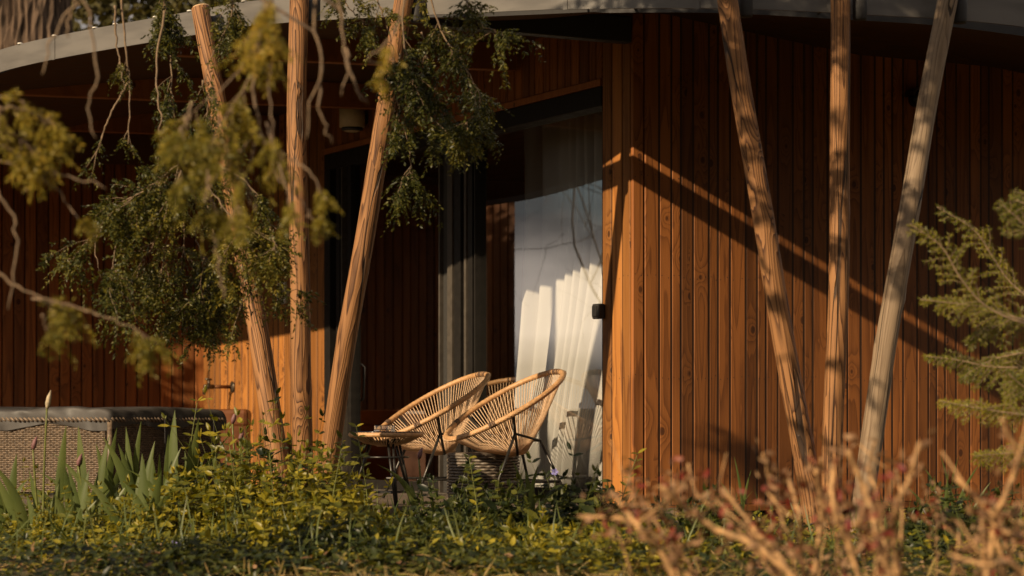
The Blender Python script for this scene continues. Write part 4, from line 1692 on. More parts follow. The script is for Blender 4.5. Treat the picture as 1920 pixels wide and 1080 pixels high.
for g in fronds:
    Yf = YY + RNG.uniform(-0.35, 0.35)
    main = catmull([np.array(P(px, py, Yf + 0.25 * (i == 0))) for i, (px, py) in enumerate(g)], 26)
    fy.wood.tube(main, list(np.linspace(0.005, 0.0015, 26)), 5)
    plane = unit(np.array([RNG.uniform(-0.3, 0.3), -0.75, 0.6]))
    fy.needles(main[8:], 210, 0.020, 0.0036, flat=plane, fwd=0.5)
    for k in range(7, 25):
        for sg in (-1, 1):
            tan = unit(main[min(k + 1, 25)] - main[k])
            per = unit(np.cross(tan, plane)) * sg
            l_ = 0.125 * (1 - ((k - 6) / 21) ** 1.3) * RNG.uniform(0.35, 1.25) + 0.012
            d = unit(tan * 0.8 + per * 0.75 + np.array([0, 0, -0.18]) + RNG.standard_normal(3) * 0.2)
            tw = np.array([main[k], main[k] + d * l_ * 0.5, main[k] + unit(d + tan * 0.3 + np.array([0, 0, -0.4])) * l_])
            fy.wood.tube(tw, [0.0014, 0.0011, 0.0007], 3, cap=False)
            fy.needles(tw, int(14 + 400 * l_), 0.018, 0.0032, flat=plane, fwd=0.5)
attach(fy.wood, 'branches', M['twig'], yw, YO, stuff=True)
attach(fy.mesh('needles'), 'needles', M['yew'], yw, YO, stuff=True)


# ------------------------------------------------------------------ leafy bed
def leafy(name, label, cat, spots, mat, n_st, hfun, leaf=(0.028, 0.085), group=None, seed=1, pairs=(4, 8), lean=0.35, stemr=0.0018):
    """many leafy stems; spots(rng) -> x, y on the ground; hfun(x, y) -> height"""
    r = np.random.default_rng(seed)
    st = MB()
    B, D, U, Ls, Ws = [], [], [], [], []
    x0 = y0 = 0
    pts = [spots(r) for _ in range(n_st)]
    cx = float(np.mean([p[0] for p in pts]))
    cy = float(np.mean([p[1] for p in pts]))
    for (x, y) in pts:
        h = hfun(x, y) * (r.uniform(0.45, 0.95) if r.random() < 0.8 else r.uniform(0.95, 1.3))
        az = r.uniform(0, 6.28)
        ln = lean * r.uniform(0.2, 1.2) * h
        p = [np.array([x, y, -0.005]), np.array([x + 0.35 * ln * math.cos(az), y + 0.35 * ln * math.sin(az), h * 0.55]),
             np.array([x + ln * math.cos(az), y + ln * math.sin(az), h])]
        ln_ = catmull(p, 7)
        st.tube(ln_, list(np.linspace(stemr, stemr * 0.5, 7)), 3, cap=False)
        np_ = r.integers(*pairs)
        a0 = r.uniform(0, 3.14)
        for k in range(np_):
            t = 0.22 + 0.78 * (k + 0.7) / np_
            i = min(int(t * 6), 5)
            q = ln_[i] + (ln_[i + 1] - ln_[i]) * (t * 6 - i)
            a0 += 1.57 + r.uniform(-0.4, 0.4)
            for s in (0, math.pi):
                d = np.array([math.cos(a0 + s), math.sin(a0 + s), r.uniform(-0.15, 0.75)])
                B.append(q)
                D.append(d)
                U.append(np.array([-0.35 + r.uniform(-0.45, 0.45), -0.45 + r.uniform(-0.45, 0.45), 0.85]))
                L0 = r.uniform(*leaf) * (1.0 if t < 0.85 else 0.7)
                Ls.append(L0)
                Ws.append(L0 * r.uniform(0.42, 0.58))
        for s in range(3):
            d = np.array([r.uniform(-0.6, 0.6), r.uniform(-0.6, 0.6), 0.9])
            B.append(ln_[-1])
            D.append(d)
            U.append(np.array([math.cos(s * 2.1), math.sin(s * 2.1), 0.3]))
            L0 = r.uniform(*leaf) * 0.6
            Ls.append(L0)
            Ws.append(L0 * 0.45)
    V, F = leaf_arrays(np.array(B), np.array(D), np.array(U), np.array(Ls), np.array(Ws))
    off = np.array([cx, cy, 0.0])
    me = quads_mesh('leaves', V, F)
    me.shade_smooth()
    root = empty(name, off, label=label, cat=cat, group=group)
    attach(st, 'stems', M['stemgreen'], root, off, stuff=True)
    attach(me, 'leaves', mat, root, off, stuff=True)
    return root


def spot_px(px0, px1, y0, y1):
    def f(r):
        y = r.uniform(y0, y1)
        px = r.uniform(px0, px1)
        return ((px - 960) / 4500.0 * y, y)
    return f


def spot_mound(pxc, yc, rx, ry):
    xc = (pxc - 960) / 4500.0 * yc
    def f(r):
        while True:
            a, b = r.uniform(-1, 1, 2)
            if a * a + b * b < 1:
                return (xc + a * rx, yc + b * ry)
    def h(hmax):
        return lambda x, y: hmax * max(0.25, 1 - 0.65 * (((x - xc) / rx) ** 2 + ((y - yc) / ry) ** 2))
    return f, h


gname = 'leafy shrubs in the bed before the deck'
f, h = spot_mound(470, 11.3, 0.42, 0.55)
leafy('leafy_shrub', 'bright yellow green leafy mound below the leaning left poles', 'shrub', f, M['leaf'], 200, h(0.62), group=gname, seed=11)
f, h = spot_mound(605, 11.5, 0.24, 0.5)
leafy('leafy_shrub', 'tall leafy mound rising beside the foot of the pole next to the table', 'shrub', f, M['leaf'], 110, h(0.56), group=gname, seed=12)
f, h = spot_mound(330, 11.2, 0.45, 0.5)
leafy('leafy_shrub', 'low leafy mound in front of the iris clumps and the rattan tub', 'shrub', f, M['leaf'], 120, h(0.34), group=gname, seed=13)
f, h = spot_mound(880, 11.2, 0.40, 0.45)
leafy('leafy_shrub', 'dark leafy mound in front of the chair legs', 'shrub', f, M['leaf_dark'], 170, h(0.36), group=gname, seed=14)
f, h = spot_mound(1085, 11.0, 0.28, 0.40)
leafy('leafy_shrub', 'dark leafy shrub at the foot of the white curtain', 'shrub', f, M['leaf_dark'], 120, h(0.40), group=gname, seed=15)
f, h = spot_mound(600, 10.2, 0.50, 0.4)
leafy('leafy_shrub', 'broad low leafy mound along the lower edge left of centre', 'shrub', f, M['leaf'], 170, h(0.32), group=gname, seed=16)
f, h = spot_mound(1290, 10.6, 0.40, 0.5)
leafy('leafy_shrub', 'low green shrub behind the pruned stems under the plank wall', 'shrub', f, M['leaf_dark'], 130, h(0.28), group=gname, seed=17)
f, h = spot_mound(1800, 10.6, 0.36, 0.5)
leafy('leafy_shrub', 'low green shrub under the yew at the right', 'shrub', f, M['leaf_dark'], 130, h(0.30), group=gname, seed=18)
f, h = spot_mound(740, 9.75, 0.55, 0.3)
leafy('leafy_shrub', 'dark leafy mound at the lower edge below the round table', 'shrub', f, M['leaf_dark'], 170, h(0.24), leaf=(0.03, 0.06), group=gname, seed=22)
f, h = spot_mound(1130, 9.5, 0.45, 0.35)
leafy('leafy_shrub', 'mixed green mound at the lower edge, left of the pruned stems', 'shrub', f, M['leaf'], 150, h(0.22), leaf=(0.03, 0.055), group=gname, seed=23)
f, h = spot_mound(380, 9.6, 0.45, 0.3)
leafy('leafy_shrub', 'small leaved mound at the lower edge below the iris clumps', 'shrub', f, M['leaf_dark'], 150, h(0.17), leaf=(0.022, 0.045), group=gname, seed=24)
f, h = spot_mound(520, 11.9, 0.5, 0.3)
leafy('leafy_shrub', 'dark leafy thicket round the feet of the left poles', 'shrub', f, M['leaf_dark'], 150, h(0.44), group=gname, seed=25)
f, h = spot_mound(200, 10.9, 0.45, 0.4)
leafy('leafy_shrub', 'yellow green leaves low in front of the two leftmost iris fans', 'shrub', f, M['leaf'], 120, h(0.28), leaf=(0.03, 0.055), group=gname, seed=20)
f, h = spot_mound(980, 10.3, 0.5, 0.4)
leafy('leafy_shrub', 'low yellow green leaves along the lower edge below the chairs', 'shrub', f, M['leaf'], 120, h(0.20), group=gname, seed=21)
f, h = spot_mound(60, 11.2, 0.35, 0.5)
leafy('leafy_shrub', 'small leaved shrub before the lit rattan side, far left', 'shrub', f, M['leaf'], 120, h(0.36), leaf=(0.03, 0.05), group=gname, seed=19)


def ground_cover(name, mat, n, spots, zmax, leaf, seed, elong=0.5, up=0.5):
    r = np.random.default_rng(seed)
    B = np.array([(*spots(r), 0) for _ in range(n)])
    B[:, 2] = r.uniform(0.0, 1, n) ** 1.6 * zmax
    D = np.column_stack([r.standard_normal(n), r.standard_normal(n), np.abs(r.standard_normal(n)) * up])
    U = np.column_stack([-0.3 + r.uniform(-0.5, 0.5, n), -0.35 + r.uniform(-0.5, 0.5, n), np.ones(n)])
    Ls = r.uniform(*leaf, n)
    V, F = leaf_arrays(B, D, U, Ls, Ls * elong * r.uniform(0.8, 1.2, n))
    me = quads_mesh(name, V, F)
    me.shade_smooth()
    o = link(name, me, mat)
    tag(o, kind='stuff')
    return o


o = ground_cover('ground_cover', M['leaf'], 8500, spot_px(-60, 1980, 9.3, 12.9), 0.16, (0.022, 0.055), 31)
tag(o, 'low leafy ground cover over the whole bed', 'ground cover')
o = ground_cover('creeping_leaves', M['leaf_dark'], 11000, spot_px(-60, 1980, 8.4, 11.6), 0.15, (0.02, 0.05), 34)
tag(o, 'dark creeping leaves between the brighter ground cover', 'ground cover')
o = ground_cover('bed_grass', M['iris'], 1500, spot_px(-60, 1980, 9.4, 12.6), 0.08, (0.12, 0.30), 35, 0.03, 2.2)
tag(o, 'stray green grass blades standing among the leaves', 'grass')
o = ground_cover('dry_grass', M['straw'], 3200, spot_px(-60, 1980, 8.8, 11.4), 0.05, (0.05, 0.13), 32, 0.045, 0.35)
tag(o, 'tangled dry grass and straw along the front of the bed', 'dry grass')
o = ground_cover('fallen_leaves', M['deadleaf'], 2400, spot_px(-60, 1980, 9.2, 12.9), 0.10, (0.02, 0.06), 33, 0.5, 0.3)
tag(o, 'brown fallen leaves scattered on the soil', 'fallen leaves')


# ------------------------------------------------------------------ irises
def blade(root, x, y, h, w, az, lean, bend, mat, r, name='leaf'):
    """sword leaf: folded strip, grows from the ground and leans / bends to one side"""
    n = 10
    V, F = [], []
    d = np.array([math.cos(az), math.sin(az), 0])
    s = np.array([-math.sin(az + r.uniform(-0.7, 0.7)), math.cos(az), 0])
    s = s / np.linalg.norm(s)
    if abs(s[0]) < 0.55:                       # most blades show their flat side
        s = unit(np.array([1.0, r.uniform(-0.5, 0.5), 0]))
    nrm = np.cross(s, [0, 0, 1.0])
    for i in range(n + 1):
        t = i / n
        off = lean * t * h + bend * h * max(0, t - 0.35) ** 2
        z = h * (t - 0.55 * abs(bend) * max(0, t - 0.45) ** 2)
        c = np.array([x, y, 0.0]) + d * off + np.array([0, 0, z])
        ww = w * (0.75 + 0.5 * math.sin(min(1, t * 1.7) * math.pi * 0.5)) * (1 - max(0, (t - 0.55) / 0.45) ** 1.7) * 0.5 + 0.0006
        V += [c - s * ww, c + nrm * ww * 0.28, c + s * ww]
    for i in range(n):
        a = i * 3
        F += [(a, a + 1, a + 4, a + 3), (a + 1, a + 2, a + 5, a + 4)]
    off = np.array(root.location)
    me = bpy.data.meshes.new(name)
    me.from_pydata([tuple(np.array(v) - off) for v in V], [], F)
    me.update()
    me.shade_smooth()
    return link(name, me, mat, root)


def iris(px, Y, blades, label, seed, stem=None, group='iris plants in the bed', name='iris_plant', cat='plant'):
    r = np.random.default_rng(seed)
    x = (px - 960) / 4500.0 * Y
    root = empty(name, (x, Y, 0), label=label, cat=cat, group=group)
    for (tpx, tpy, w) in blades:
        # tip pixel -> height and lean
        tx = (tpx - 960) / 4500.0 * Y
        h = EYE + (800 - tpy) / 4500.0 * Y
        bx = x + r.uniform(-0.05, 0.05)
        dx = tx - bx
        az = 0.0 if dx > 0 else math.pi
        total = abs(dx) / max(h, 0.05)
        lean = total * 0.6
        bend = (total - lean) / 0.4225
        blade(root, bx, Y + r.uniform(-0.08, 0.08), h * (1 + 0.10 * min(1.2, abs(bend))), w, az + r.uniform(-0.15, 0.15), lean, bend, M['iris'], r)
    for _ in range(max(1, len(blades) // 2)):
        if name != 'iris_plant' or len(blades) < 2:
            break
        h = r.uniform(0.3, 0.52)
        blade(root, x + r.uniform(-0.09, 0.09), Y + r.uniform(-0.12, 0.12), h, r.uniform(0.022, 0.038), r.choice([0.0, math.pi]) + r.uniform(-0.5, 0.5),
              r.uniform(0.1, 0.35), r.uniform(0.1, 1.1), M['iris'], r)
    if stem:
        for (tpx, tpy, kind) in stem:
            tx = (tpx - 960) / 4500.0 * Y - x
            h = EYE + (800 - tpy) / 4500.0 * Y
            bt = 0.085 if kind == 'bud' else 0.06
            line = catmull([(0.01, -0.03, 0), (tx * 0.55, -0.04, h * 0.5), (tx, -0.05, h - bt)], 9)
            MB().tube(line, list(np.linspace(0.006, 0.0045, 9)), 7).build('stem', M['stemgreen'], root, True)
            tip = line[-1]
            b_ = MB()
            b_.tube([tip, tip + np.array([0.004, 0, bt * 0.3]), tip + np.array([0.010, 0, bt * 0.65]), tip + np.array([0.018, 0, bt])],
                    [0.006, 0.0125, 0.010, 0.0015], 9)
            b_.build('bud', M['bud'] if kind == 'bud' else M['bud_purple'], root, True)
    return root


iris(78, 11.0, [(20, 960, 0.03), (50, 880, 0.032), (110, 905, 0.028), (55, 925, 0.03)], 'iris with one tall pale bud on a stem before the rattan panel', 1, [(92, 732, 'bud'), (66, 818, 'small')])
iris(118, 11.6, [(126, 796, 0.036), (62, 905, 0.045), (100, 1000, 0.03), (150, 905, 0.03)], 'iris with a single upright blade before the rattan panel corner', 2)
iris(178, 11.5, [(150, 798, 0.045), (206, 812, 0.035), (135, 955, 0.034), (240, 905, 0.036), (196, 850, 0.03)], 'broad bladed iris at the tub corner', 3, [(150, 850, 'small')])
iris(246, 11.5, [(196, 815, 0.04), (262, 788, 0.028), (222, 828, 0.034), (280, 845, 0.03), (212, 960, 0.03), (270, 860, 0.03), (235, 800, 0.035), (290, 825, 0.032), (180, 880, 0.04)], 'dense iris fan before the dark side of the tub', 4)
iris(305, 11.4, [(325, 768, 0.052), (300, 850, 0.035), (345, 870, 0.034), (255, 900, 0.04), (330, 905, 0.03), (312, 815, 0.04), (285, 860, 0.035), (340, 835, 0.03)], 'iris with the tallest wide sunlit blade in the bed', 5)
iris(352, 11.6, [(374, 782, 0.04), (345, 845, 0.03), (430, 806, 0.022), (385, 850, 0.022), (360, 820, 0.035), (330, 870, 0.03), (400, 865, 0.025)], 'iris with one thin blade arching right, left of the log poles', 6)
iris(140, 10.9, [(118, 872, 0.04), (165, 880, 0.035), (100, 925, 0.04), (190, 930, 0.03), (140, 900, 0.03)], 'short iris fan in front of the rattan panel, low among the leaves', 18)
iris(270, 10.9, [(262, 850, 0.04), (300, 880, 0.035), (235, 900, 0.04), (310, 925, 0.03)], 'iris fan low in front of the tallest sunlit blade', 19)
iris(208, 11.9, [(180, 830, 0.035), (215, 800, 0.032), (232, 850, 0.03), (190, 870, 0.035)], 'iris fan directly against the rattan corner post', 16)
iris(410, 11.9, [(398, 830, 0.03), (425, 860, 0.028), (380, 880, 0.03), (440, 880, 0.022)], 'iris fan just left of the purple buds', 17)
iris(452, 12.0, [(446, 800, 0.012)], 'two thin purple iris buds on stems before the sunlit wall', 7, [(438, 772, 'purple'), (452, 805, 'purple')])
iris(20, 11.4, [(-20, 880, 0.04), (32, 850, 0.036), (-5, 905, 0.03)], 'iris cut by the left edge of the view', 8)
iris(985, 12.4, [(962, 862, 0.02), (985, 880, 0.03), (1008, 872, 0.024), (940, 905, 0.026), (1030, 905, 0.02), (1000, 895, 0.02)], 'small iris fan below the curtain, beside the chair leg', 9)
iris(800, 12.0, [(806, 905, 0.015), (770, 900, 0.02)], 'thin iris stem with a purple bud before the round table', 10, [(786, 838, 'purple')])
iris(560, 11.2, [(562, 862, 0.045), (590, 900, 0.03)], 'short wide dark blade iris at the foot of the upright pole', 12)
iris(1780, 11.3, [(1735, 870, 0.014), (1765, 850, 0.014), (1800, 855, 0.014), (1835, 865, 0.016), (1700, 905, 0.016), (1850, 900, 0.014),
                  (1780, 880, 0.014), (1720, 930, 0.02), (1815, 905, 0.014)], 'grassy tuft of narrow blades against the wall foot at the right', 13, name='grass_tuft')
iris(1385, 11.9, [(1376, 855, 0.012), (1410, 880, 0.012), (1350, 900, 0.012)], 'sparse narrow blades before the plank wall, left of the leaning pole', 14, name='grass_tuft')
iris(1160, 12.1, [(1205, 905, 0.012), (1195, 925, 0.014), (1215, 940, 0.012), (1130, 920, 0.012)], 'narrow blades leaning right at the corner post', 15, name='grass_tuft')


# ------------------------------------------------------------------ tall leafy sprig before the tub
def sprig(px, Y, top, label, seed):
    r = np.random.default_rng(seed)
    x = (px - 960) / 4500.0 * Y
    root = empty('leafy_sprig', (x, Y, 0), label=label, cat='plant')
    tx = (top[0] - 960) / 4500.0 * Y - x
    h = EYE + (800 - top[1]) / 4500.0 * Y
    line = catmull([(0, 0, 0), (tx * 0.4, 0, h * 0.5), (tx, 0, h)], 14)
    MB().tube(line, list(np.linspace(0.004, 0.002, 14)), 6).build('stem', M['stemgreen'], root, True)
    B, D, U, Ls = [], [], [], []
    for k in range(4, 14):
        for s in (-1, 1):
            B.append(line[k])
            D.append([s * r.uniform(0.5, 1), r.uniform(-0.6, 0.3), r.uniform(0.1, 0.8)])
            U.append([-0.3, -0.6, 1])
            Ls.append(r.uniform(0.03, 0.052))
    Ls = np.array(Ls)
    V, F = leaf_arrays(np.array(B), np.array(D), np.array(U, dtype=float), Ls, Ls * 0.5)
    me = quads_mesh('leaves', V, F)
    link('leaves', me, M['leaf'], root)['kind'] = 'stuff'


sprig(335, 11.6, (370, 752), 'tall thin leafy sprig standing before the brown step box', 41)
sprig(1140, 10.9, (1196, 850), 'dark leafy sprig before the corner of the cabin', 42)
sprig(700, 11.2, (668, 800), 'leafy sprig in front of the pole foot left of the table', 43)
sprig(455, 11.0, (430, 835), 'leafy sprig rising from the bright mound below the left leaning pole', 44)
sprig(520, 10.9, (505, 848), 'leafy sprig rising from the bright mound, right of its neighbour', 45)
sprig(610, 10.9, (640, 842), 'leafy sprig leaning right at the foot of the pole by the table', 46)
sprig(905, 10.8, (880, 858), 'leafy sprig crossing the legs of the front chair', 47)
# two violet flowers in the ground cover
for (px, py, Y, lab) in ((328, 1018, 10.6, 'single violet periwinkle flower low in the leaves at left'), (1040, 885, 11.3, 'violet periwinkle flower among dark leaves below the curtain')):
    p = P(px, py, Y)
    root = empty('periwinkle_flower', p, label=lab, cat='flower')
    for k in range(5):
        a = k * 1.2566
        pm = MB()
        d = Vector((math.cos(a), -0.25, math.sin(a)))
        s = Vector((-math.sin(a), 0, math.cos(a)))
        pm.add([(0, 0, 0), d * 0.010 + s * 0.006, d * 0.017 + s * 0.004, d * 0.017 - s * 0.005, d * 0.010 - s * 0.006], [(0, 1, 2, 3, 4)])
        pm.build('petal', M['petal'], root)
    MB().tube([(0, 0.0, 0), (0.005, 0.01, -p.z + 0.0)], 0.0015, 5).build('stem', M['stemgreen'], root, True)


# ------------------------------------------------------------------ pruned shrub in the foreground
def pruned(stems, base, label, seed):
    r = np.random.default_rng(seed)
    off = np.array(base, dtype=float)
    root = empty('pruned_shrub', base, label=label, cat='shrub', group='pruned bare shrubs in the foreground')
    B, D, U, Ls = [], [], [], []
    RB, RD, RU, RL = [], [], [], []
    extra = []
    for (g, Y, r0) in stems:
        for _ in range(1):
            dx, dy = r.uniform(-70, 70), r.uniform(-15, 45)
            sc = r.uniform(0.4, 1.0)
            g2 = [(g[-1][0] + dx + (a_ - g[-1][0]) * sc * r.uniform(0.6, 1.2), g[-1][1] + dy + (b_ - g[-1][1]) * sc) for a_, b_ in g]
            extra.append((g2, Y + r.uniform(-0.3, 0.8), r0 * r.uniform(0.28, 0.5)))
    for (g, Y, r0) in list(stems) + extra:
        r0 = r0 * 0.68
        pts = [np.array(P(px, py, Y + r.uniform(-0.1, 0.1))) for px, py in g]
        dn = pts[-1] - pts[-2]
        dn[2] = min(dn[2], -0.05)
        dn[0] *= 0.6
        dn[1] = 0.0
        pts.append(pts[-1] + dn * (max(pts[-1][2], 0.02) / -dn[2]))
        n = 8 * len(pts)
        line = catmull(pts, n)
        line[1:-1] += r.standard_normal((n - 2, 3)) * 0.0012
        rad = np.linspace(r0 * 0.72, r0 * 1.0, n) * (1 + 0.10 * (r.random(n) > 0.85))
        m_ = MB()
        m_.tube(line - off, list(rad), 9)
        m_.build('stem', M['cutstem'], root, True)
        for k in range(0, n, 1):
            if r.random() < 0.5:
                d = r.standard_normal(3) + np.array([0, 0, 0.6])
                tgt = (RB, RD, RU, RL) if r.random() < 0.22 else (B, D, U, Ls)
                for _ in range(r.integers(1, 5)):
                    tgt[0].append(line[k] - off + unit(d) * r0 + r.standard_normal(3) * 0.02)
                    tgt[1].append(d + r.standard_normal(3) * 0.5)
                    tgt[2].append(r.standard_normal(3))
                    tgt[3].append(r.uniform(0.012, 0.038))
        if r.random() < 0.6:                               # thin side twig
            k = r.integers(2, n // 2)
            d = unit(np.array([r.uniform(-1, 1), 0.2, r.uniform(0.3, 1)]))
            l_ = r.uniform(0.08, 0.18)
            q = np.array([line[k], line[k] + d * l_ * 0.5, line[k] + d * l_ + np.array([0, 0, 0.02])]) - off
            MB().tube(q, [r0 * 0.5, r0 * 0.42, r0 * 0.35], 6).build('twig', M['cutstem'], root, True)
    for arr, mat, nm in (((B, D, U, Ls), M['deadleaf'], 'dry_leaves'), ((RB, RD, RU, RL), M['redleaf'], 'red_buds')):
        if not arr[0]:
            continue
        l_ = np.array(arr[3])
        V, F = leaf_arrays(np.array(arr[0]), np.array(arr[1]), np.array(arr[2]), l_, l_ * 0.5)
        me = quads_mesh(nm, V, F)
        link(nm, me, mat, root)['kind'] = 'stuff'
    return root


Yp = 5.9
pruned([([(1240, 912), (1330, 985), (1440, 1042)], Yp, 0.0125), ([(1355, 915), (1420, 1000), (1470, 1060)], Yp + 0.2, 0.0105),
        ([(1290, 870), (1310, 930), (1400, 1010)], Yp + 0.4, 0.006), ([(1480, 900), (1500, 980), (1505, 1060)], Yp + 0.3, 0.009),
        ([(1430, 850), (1450, 930), (1480, 1020)], Yp + 0.5, 0.006), ([(1530, 880), (1540, 960), (1530, 1050)], Yp + 0.3, 0.010)],
       (0.676, 5.95, 0.0), 'pruned shrub with thick tan cut stems leaning left, in front of the plank wall', 51)
pruned([([(1590, 845), (1625, 930), (1650, 1040)], Yp, 0.0125), ([(1725, 828), (1705, 900), (1680, 950), (1678, 1040)], Yp - 0.1, 0.0105),
        ([(1560, 870), (1565, 960), (1600, 1050)], Yp + 0.2, 0.011), ([(1640, 830), (1630, 880), (1650, 960)], Yp + 0.4, 0.006),
        ([(1600, 980), (1640, 1010), (1665, 1060)], Yp - 0.2, 0.011), ([(1680, 880), (1690, 930), (1690, 1000)], Yp + 0.5, 0.006),
        ([(1540, 860), (1550, 900), (1590, 1000)], Yp + 0.5, 0.006)],
       (0.923, 5.95, 0.0), 'pruned shrub with upright forked tan stems below the pale leaning pole', 52)
pruned([([(1790, 895), (1850, 955), (1865, 990)], Yp, 0.0115), ([(1878, 785), (1908, 860), (1880, 940), (1862, 1000)], Yp - 0.1, 0.0115),
        ([(1815, 950), (1860, 985), (1890, 1030)], Yp + 0.1, 0.010), ([(1920, 1010), (1890, 1000), (1860, 1010)], Yp, 0.010),
        ([(1780, 1040), (1850, 1060), (1925, 1075)], Yp - 0.3, 0.009), ([(1850, 1000), (1845, 1060)], Yp + 0.2, 0.010)],
       (1.180, 5.95, 0.0), 'pruned shrub with crossing tan stems at the lower right edge', 53)
pruned([([(1085, 968), (1140, 972), (1205, 1000)], Yp + 0.2, 0.008), ([(1150, 925), (1195, 985), (1245, 1045)], Yp + 0.1, 0.0105),
        ([(1180, 870), (1185, 930), (1230, 1010)], Yp + 0.5, 0.005), ([(1215, 905), (1220, 960), (1260, 1040)], Yp + 0.6, 0.005)],
       (0.393, 5.95, 0.0), 'pruned shrub with one stem pointing left toward the chairs', 54)

# bunches of buds at the stem tips, out of focus, straw blades in front
o = ground_cover('front_grass', M['straw'], 1200, spot_px(500, 1980, 6.0, 8.8), 0.10, (0.06, 0.16), 61, 0.05, 0.6)
tag(o, 'out of focus dry grass in front of the pruned shrubs', 'dry grass')


# ------------------------------------------------------------------ trees behind and around the cabin
def far_trunk():
    root = empty('old_tree', (P(60, 0, 24).x, 24, 0), label='thick trunk with rough bark rising behind the roof at top left', cat='tree')
    rings, n = 60, 72
    V, F = [], []
    r_ = np.random.default_rng(9)
    ph = r_.uniform(0, 6.28, 12)
    for i in range(rings + 1):
        z = i / rings * 8.0
        rb = 0.42 - 0.012 * z + 0.25 * math.exp(-z * 2)
        for j in range(n):
            a = 2 * math.pi * j / n
            ridge = abs(math.sin(17 * a + 1.6 * math.sin(z * 1.1 + ph[0]) + 0.7 * math.sin(z * 3.1 + ph[1])))
            rr = rb * (1 + 0.13 * ridge ** 0.7 + 0.05 * math.sin(3 * a + ph[2])) + 0.008 * r_.standard_normal()
            V.append((rr * math.cos(a), rr * math.sin(a), z))
    for i in range(rings):
        for j in range(n):
            j2 = (j + 1) % n
            F.append((i * n + j, i * n + j2, (i + 1) * n + j2, (i + 1) * n + j))
    me = bpy.data.meshes.new('trunk')
    me.from_pydata(V, [], F)
    me.update()
    link('trunk', me, M['bark'], root)
    lb = MB()
    lb.tube(catmull([(0, 0, 6.0), (1.2, 0.4, 7.2), (2.2, 0.5, 8.6)], 10), list(np.linspace(0.16, 0.06, 10)), 8)
    lb.tube(catmull([(0, 0, 6.6), (-1.2, -0.2, 7.8), (-2.0, 0.2, 9.2)], 10), list(np.linspace(0.15, 0.05, 10)), 8)
    lb.build('limb', M['bark'], root, True)
    return root


far_trunk()


def crown_tree(name, x, y, z0, z1, rx, n, leaf, mat, label, cat, seed, trunk_r=0.12, clump=0.35, group=None, ry=None):
    r = np.random.default_rng(seed)
    root = empty(name, (x, y, 0), label=label, cat=cat, group=group)
    m_ = MB()
    m_.tube(catmull([(0, 0, -0.02), (0.03, 0.02, z0 * 0.6 + 0.2), (0, 0, (z0 + z1) / 2), (0.02, 0, z1 * 0.95)], 12), list(np.linspace(trunk_r, trunk_r * 0.2, 12)), 9)
    m_.build('trunk', M['bark'], root, True)
    nc = max(12, int(n / 90))
    cc = []
    ry = ry or rx
    while len(cc) < nc:
        p = r.uniform(-1, 1, 3)
        if (p ** 2).sum() < 1:
            cc.append(p)
    cc = np.array(cc) * np.array([rx, ry, (z1 - z0) / 2]) + np.array([0, 0, (z0 + z1) / 2])
    idx = r.integers(0, nc, n)
    B = cc[idx] + r.standard_normal((n, 3)) * clump * np.array([1, 1, 0.7])
    D = r.standard_normal((n, 3))
    U = r.standard_normal((n, 3))
    Ls = r.uniform(*leaf, n)
    V, F = leaf_arrays(B, D, U, Ls, Ls * 0.55)
    me = quads_mesh('crown', V, F)
    link('crown', me, mat, root)['kind'] = 'stuff'
    return root


crown_tree('evergreen_tree', P(330, 0, 31).x, 31, 2.5, 9.0, 1.7, 9000, (0.10, 0.22), M['farleaf'], 'olive green evergreen behind the roof, right of the thick trunk', 'tree', 71, 0.15, 0.4)
crown_tree('evergreen_tree', P(640, 0, 33).x, 33, 3.0, 9.0, 1.6, 6000, (0.10, 0.22), M['farleaf'], 'evergreen behind the highest part of the roof band', 'tree', 72, 0.15, 0.4)
crown_tree('evergreen_tree', P(1990, 0, 30).x, 30, 2.5, 8.0, 1.5, 3200, (0.10, 0.22), M['farleaf'], 'evergreen showing over the roof at the top right corner', 'tree', 73, 0.15, 0.4)
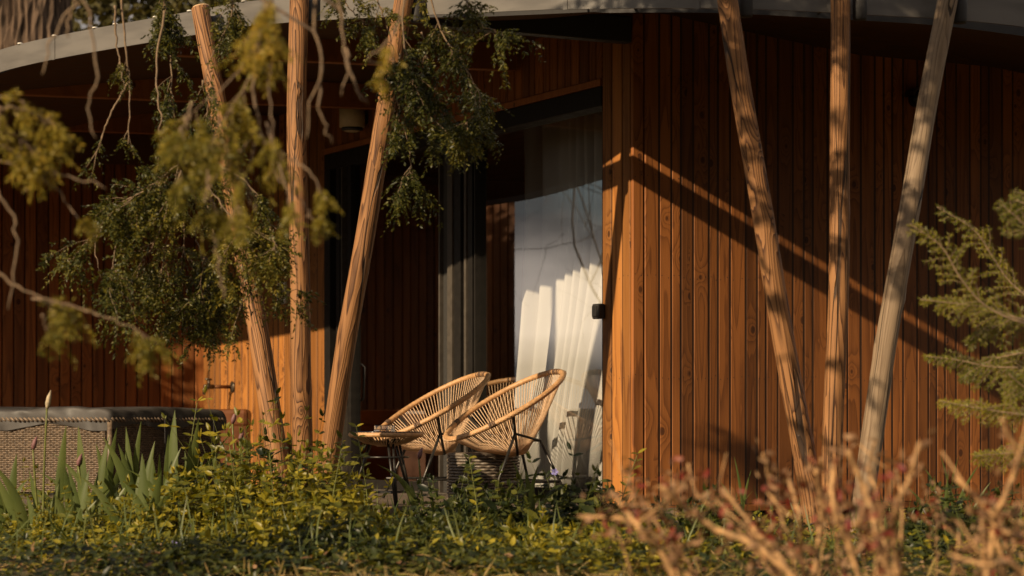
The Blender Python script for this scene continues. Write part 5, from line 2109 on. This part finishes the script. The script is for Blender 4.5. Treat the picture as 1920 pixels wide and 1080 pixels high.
# unseen columnar evergreens added left of the terrace to shade the rear wall
crown_tree('shade_cypress', -6.45, 16.15, 0.2, 4.3, 0.42, 26000, (0.06, 0.14), M['needle'], 'unseen columnar cypress added left of the terrace for shade, the one nearer the deck', 'tree', 74, 0.10, 0.13)
crown_tree('shade_cypress', -7.55, 15.70, 0.2, 4.3, 0.40, 22000, (0.06, 0.14), M['needle'], 'unseen columnar cypress added left of the terrace for shade, the one farther from the deck', 'tree', 75, 0.10, 0.13)


# row of unseen evergreens added behind the viewpoint to cut the sky fill
k_ = 0
for (tx, ty, hh) in ((-15.5, -3.5, 6.2), (-12.0, -6.0, 6.6), (-8.0, -7.5, 8.0), (-4.5, -8.5, 8.5), (-0.5, -8.0, 9.0), (3.0, -8.8, 9.0), (6.5, -7.0, 9.0),
                     (9.5, -4.5, 9.0), (12.0, -1.5, 9.0), (13.5, 2.5, 8.5), (14.5, 6.5, 8.5)):
    crown_tree('evergreen_tree', tx, ty, 0.3, hh, 2.1, 3600, (0.25, 0.5), M['needle'], 'evergreen tree of the unseen row added behind the viewpoint to block sky light', 'tree', 90 + k_, 0.16, 0.35,
               group='evergreens added behind the viewpoint to block sky light')
    k_ += 1


def bare_tree():
    x, y = -9.2, 18.9
    root = empty('bare_tree', (x, y, 0), label='bare winter tree mirrored in the right glass pane', cat='tree')
    m_ = MB()
    r = np.random.default_rng(15)

    def grow(p, d, l, rad, lev):
        pts = [p]
        dd = d
        for k in range(6):
            dd = unit(dd + r.standard_normal(3) * 0.13)
            pts.append(pts[-1] + dd * l / 6)
        m_.tube(pts, list(np.linspace(rad, rad * 0.55, 7)), 6 if lev < 2 else 4)
        if lev >= 4:
            return
        for k in range(3 if lev else 6):
            i = r.integers(2, 7)
            nd = unit(dd * 0.6 + unit(r.standard_normal(3)) * 0.9 + np.array([0, 0, 0.1]))
            grow(pts[i], nd, l * r.uniform(0.5, 0.75), rad * 0.5, lev + 1)

    grow(np.array([0.0, 0, 0]), np.array([0.05, 0, 1.0]), 3.6, 0.03, 0)
    grow(np.array([1.1, -0.4, 0]), np.array([-0.15, 0.1, 1.0]), 2.6, 0.022, 1)
    m_.build('branches', M['twig_dark'], root, True)


bare_tree()
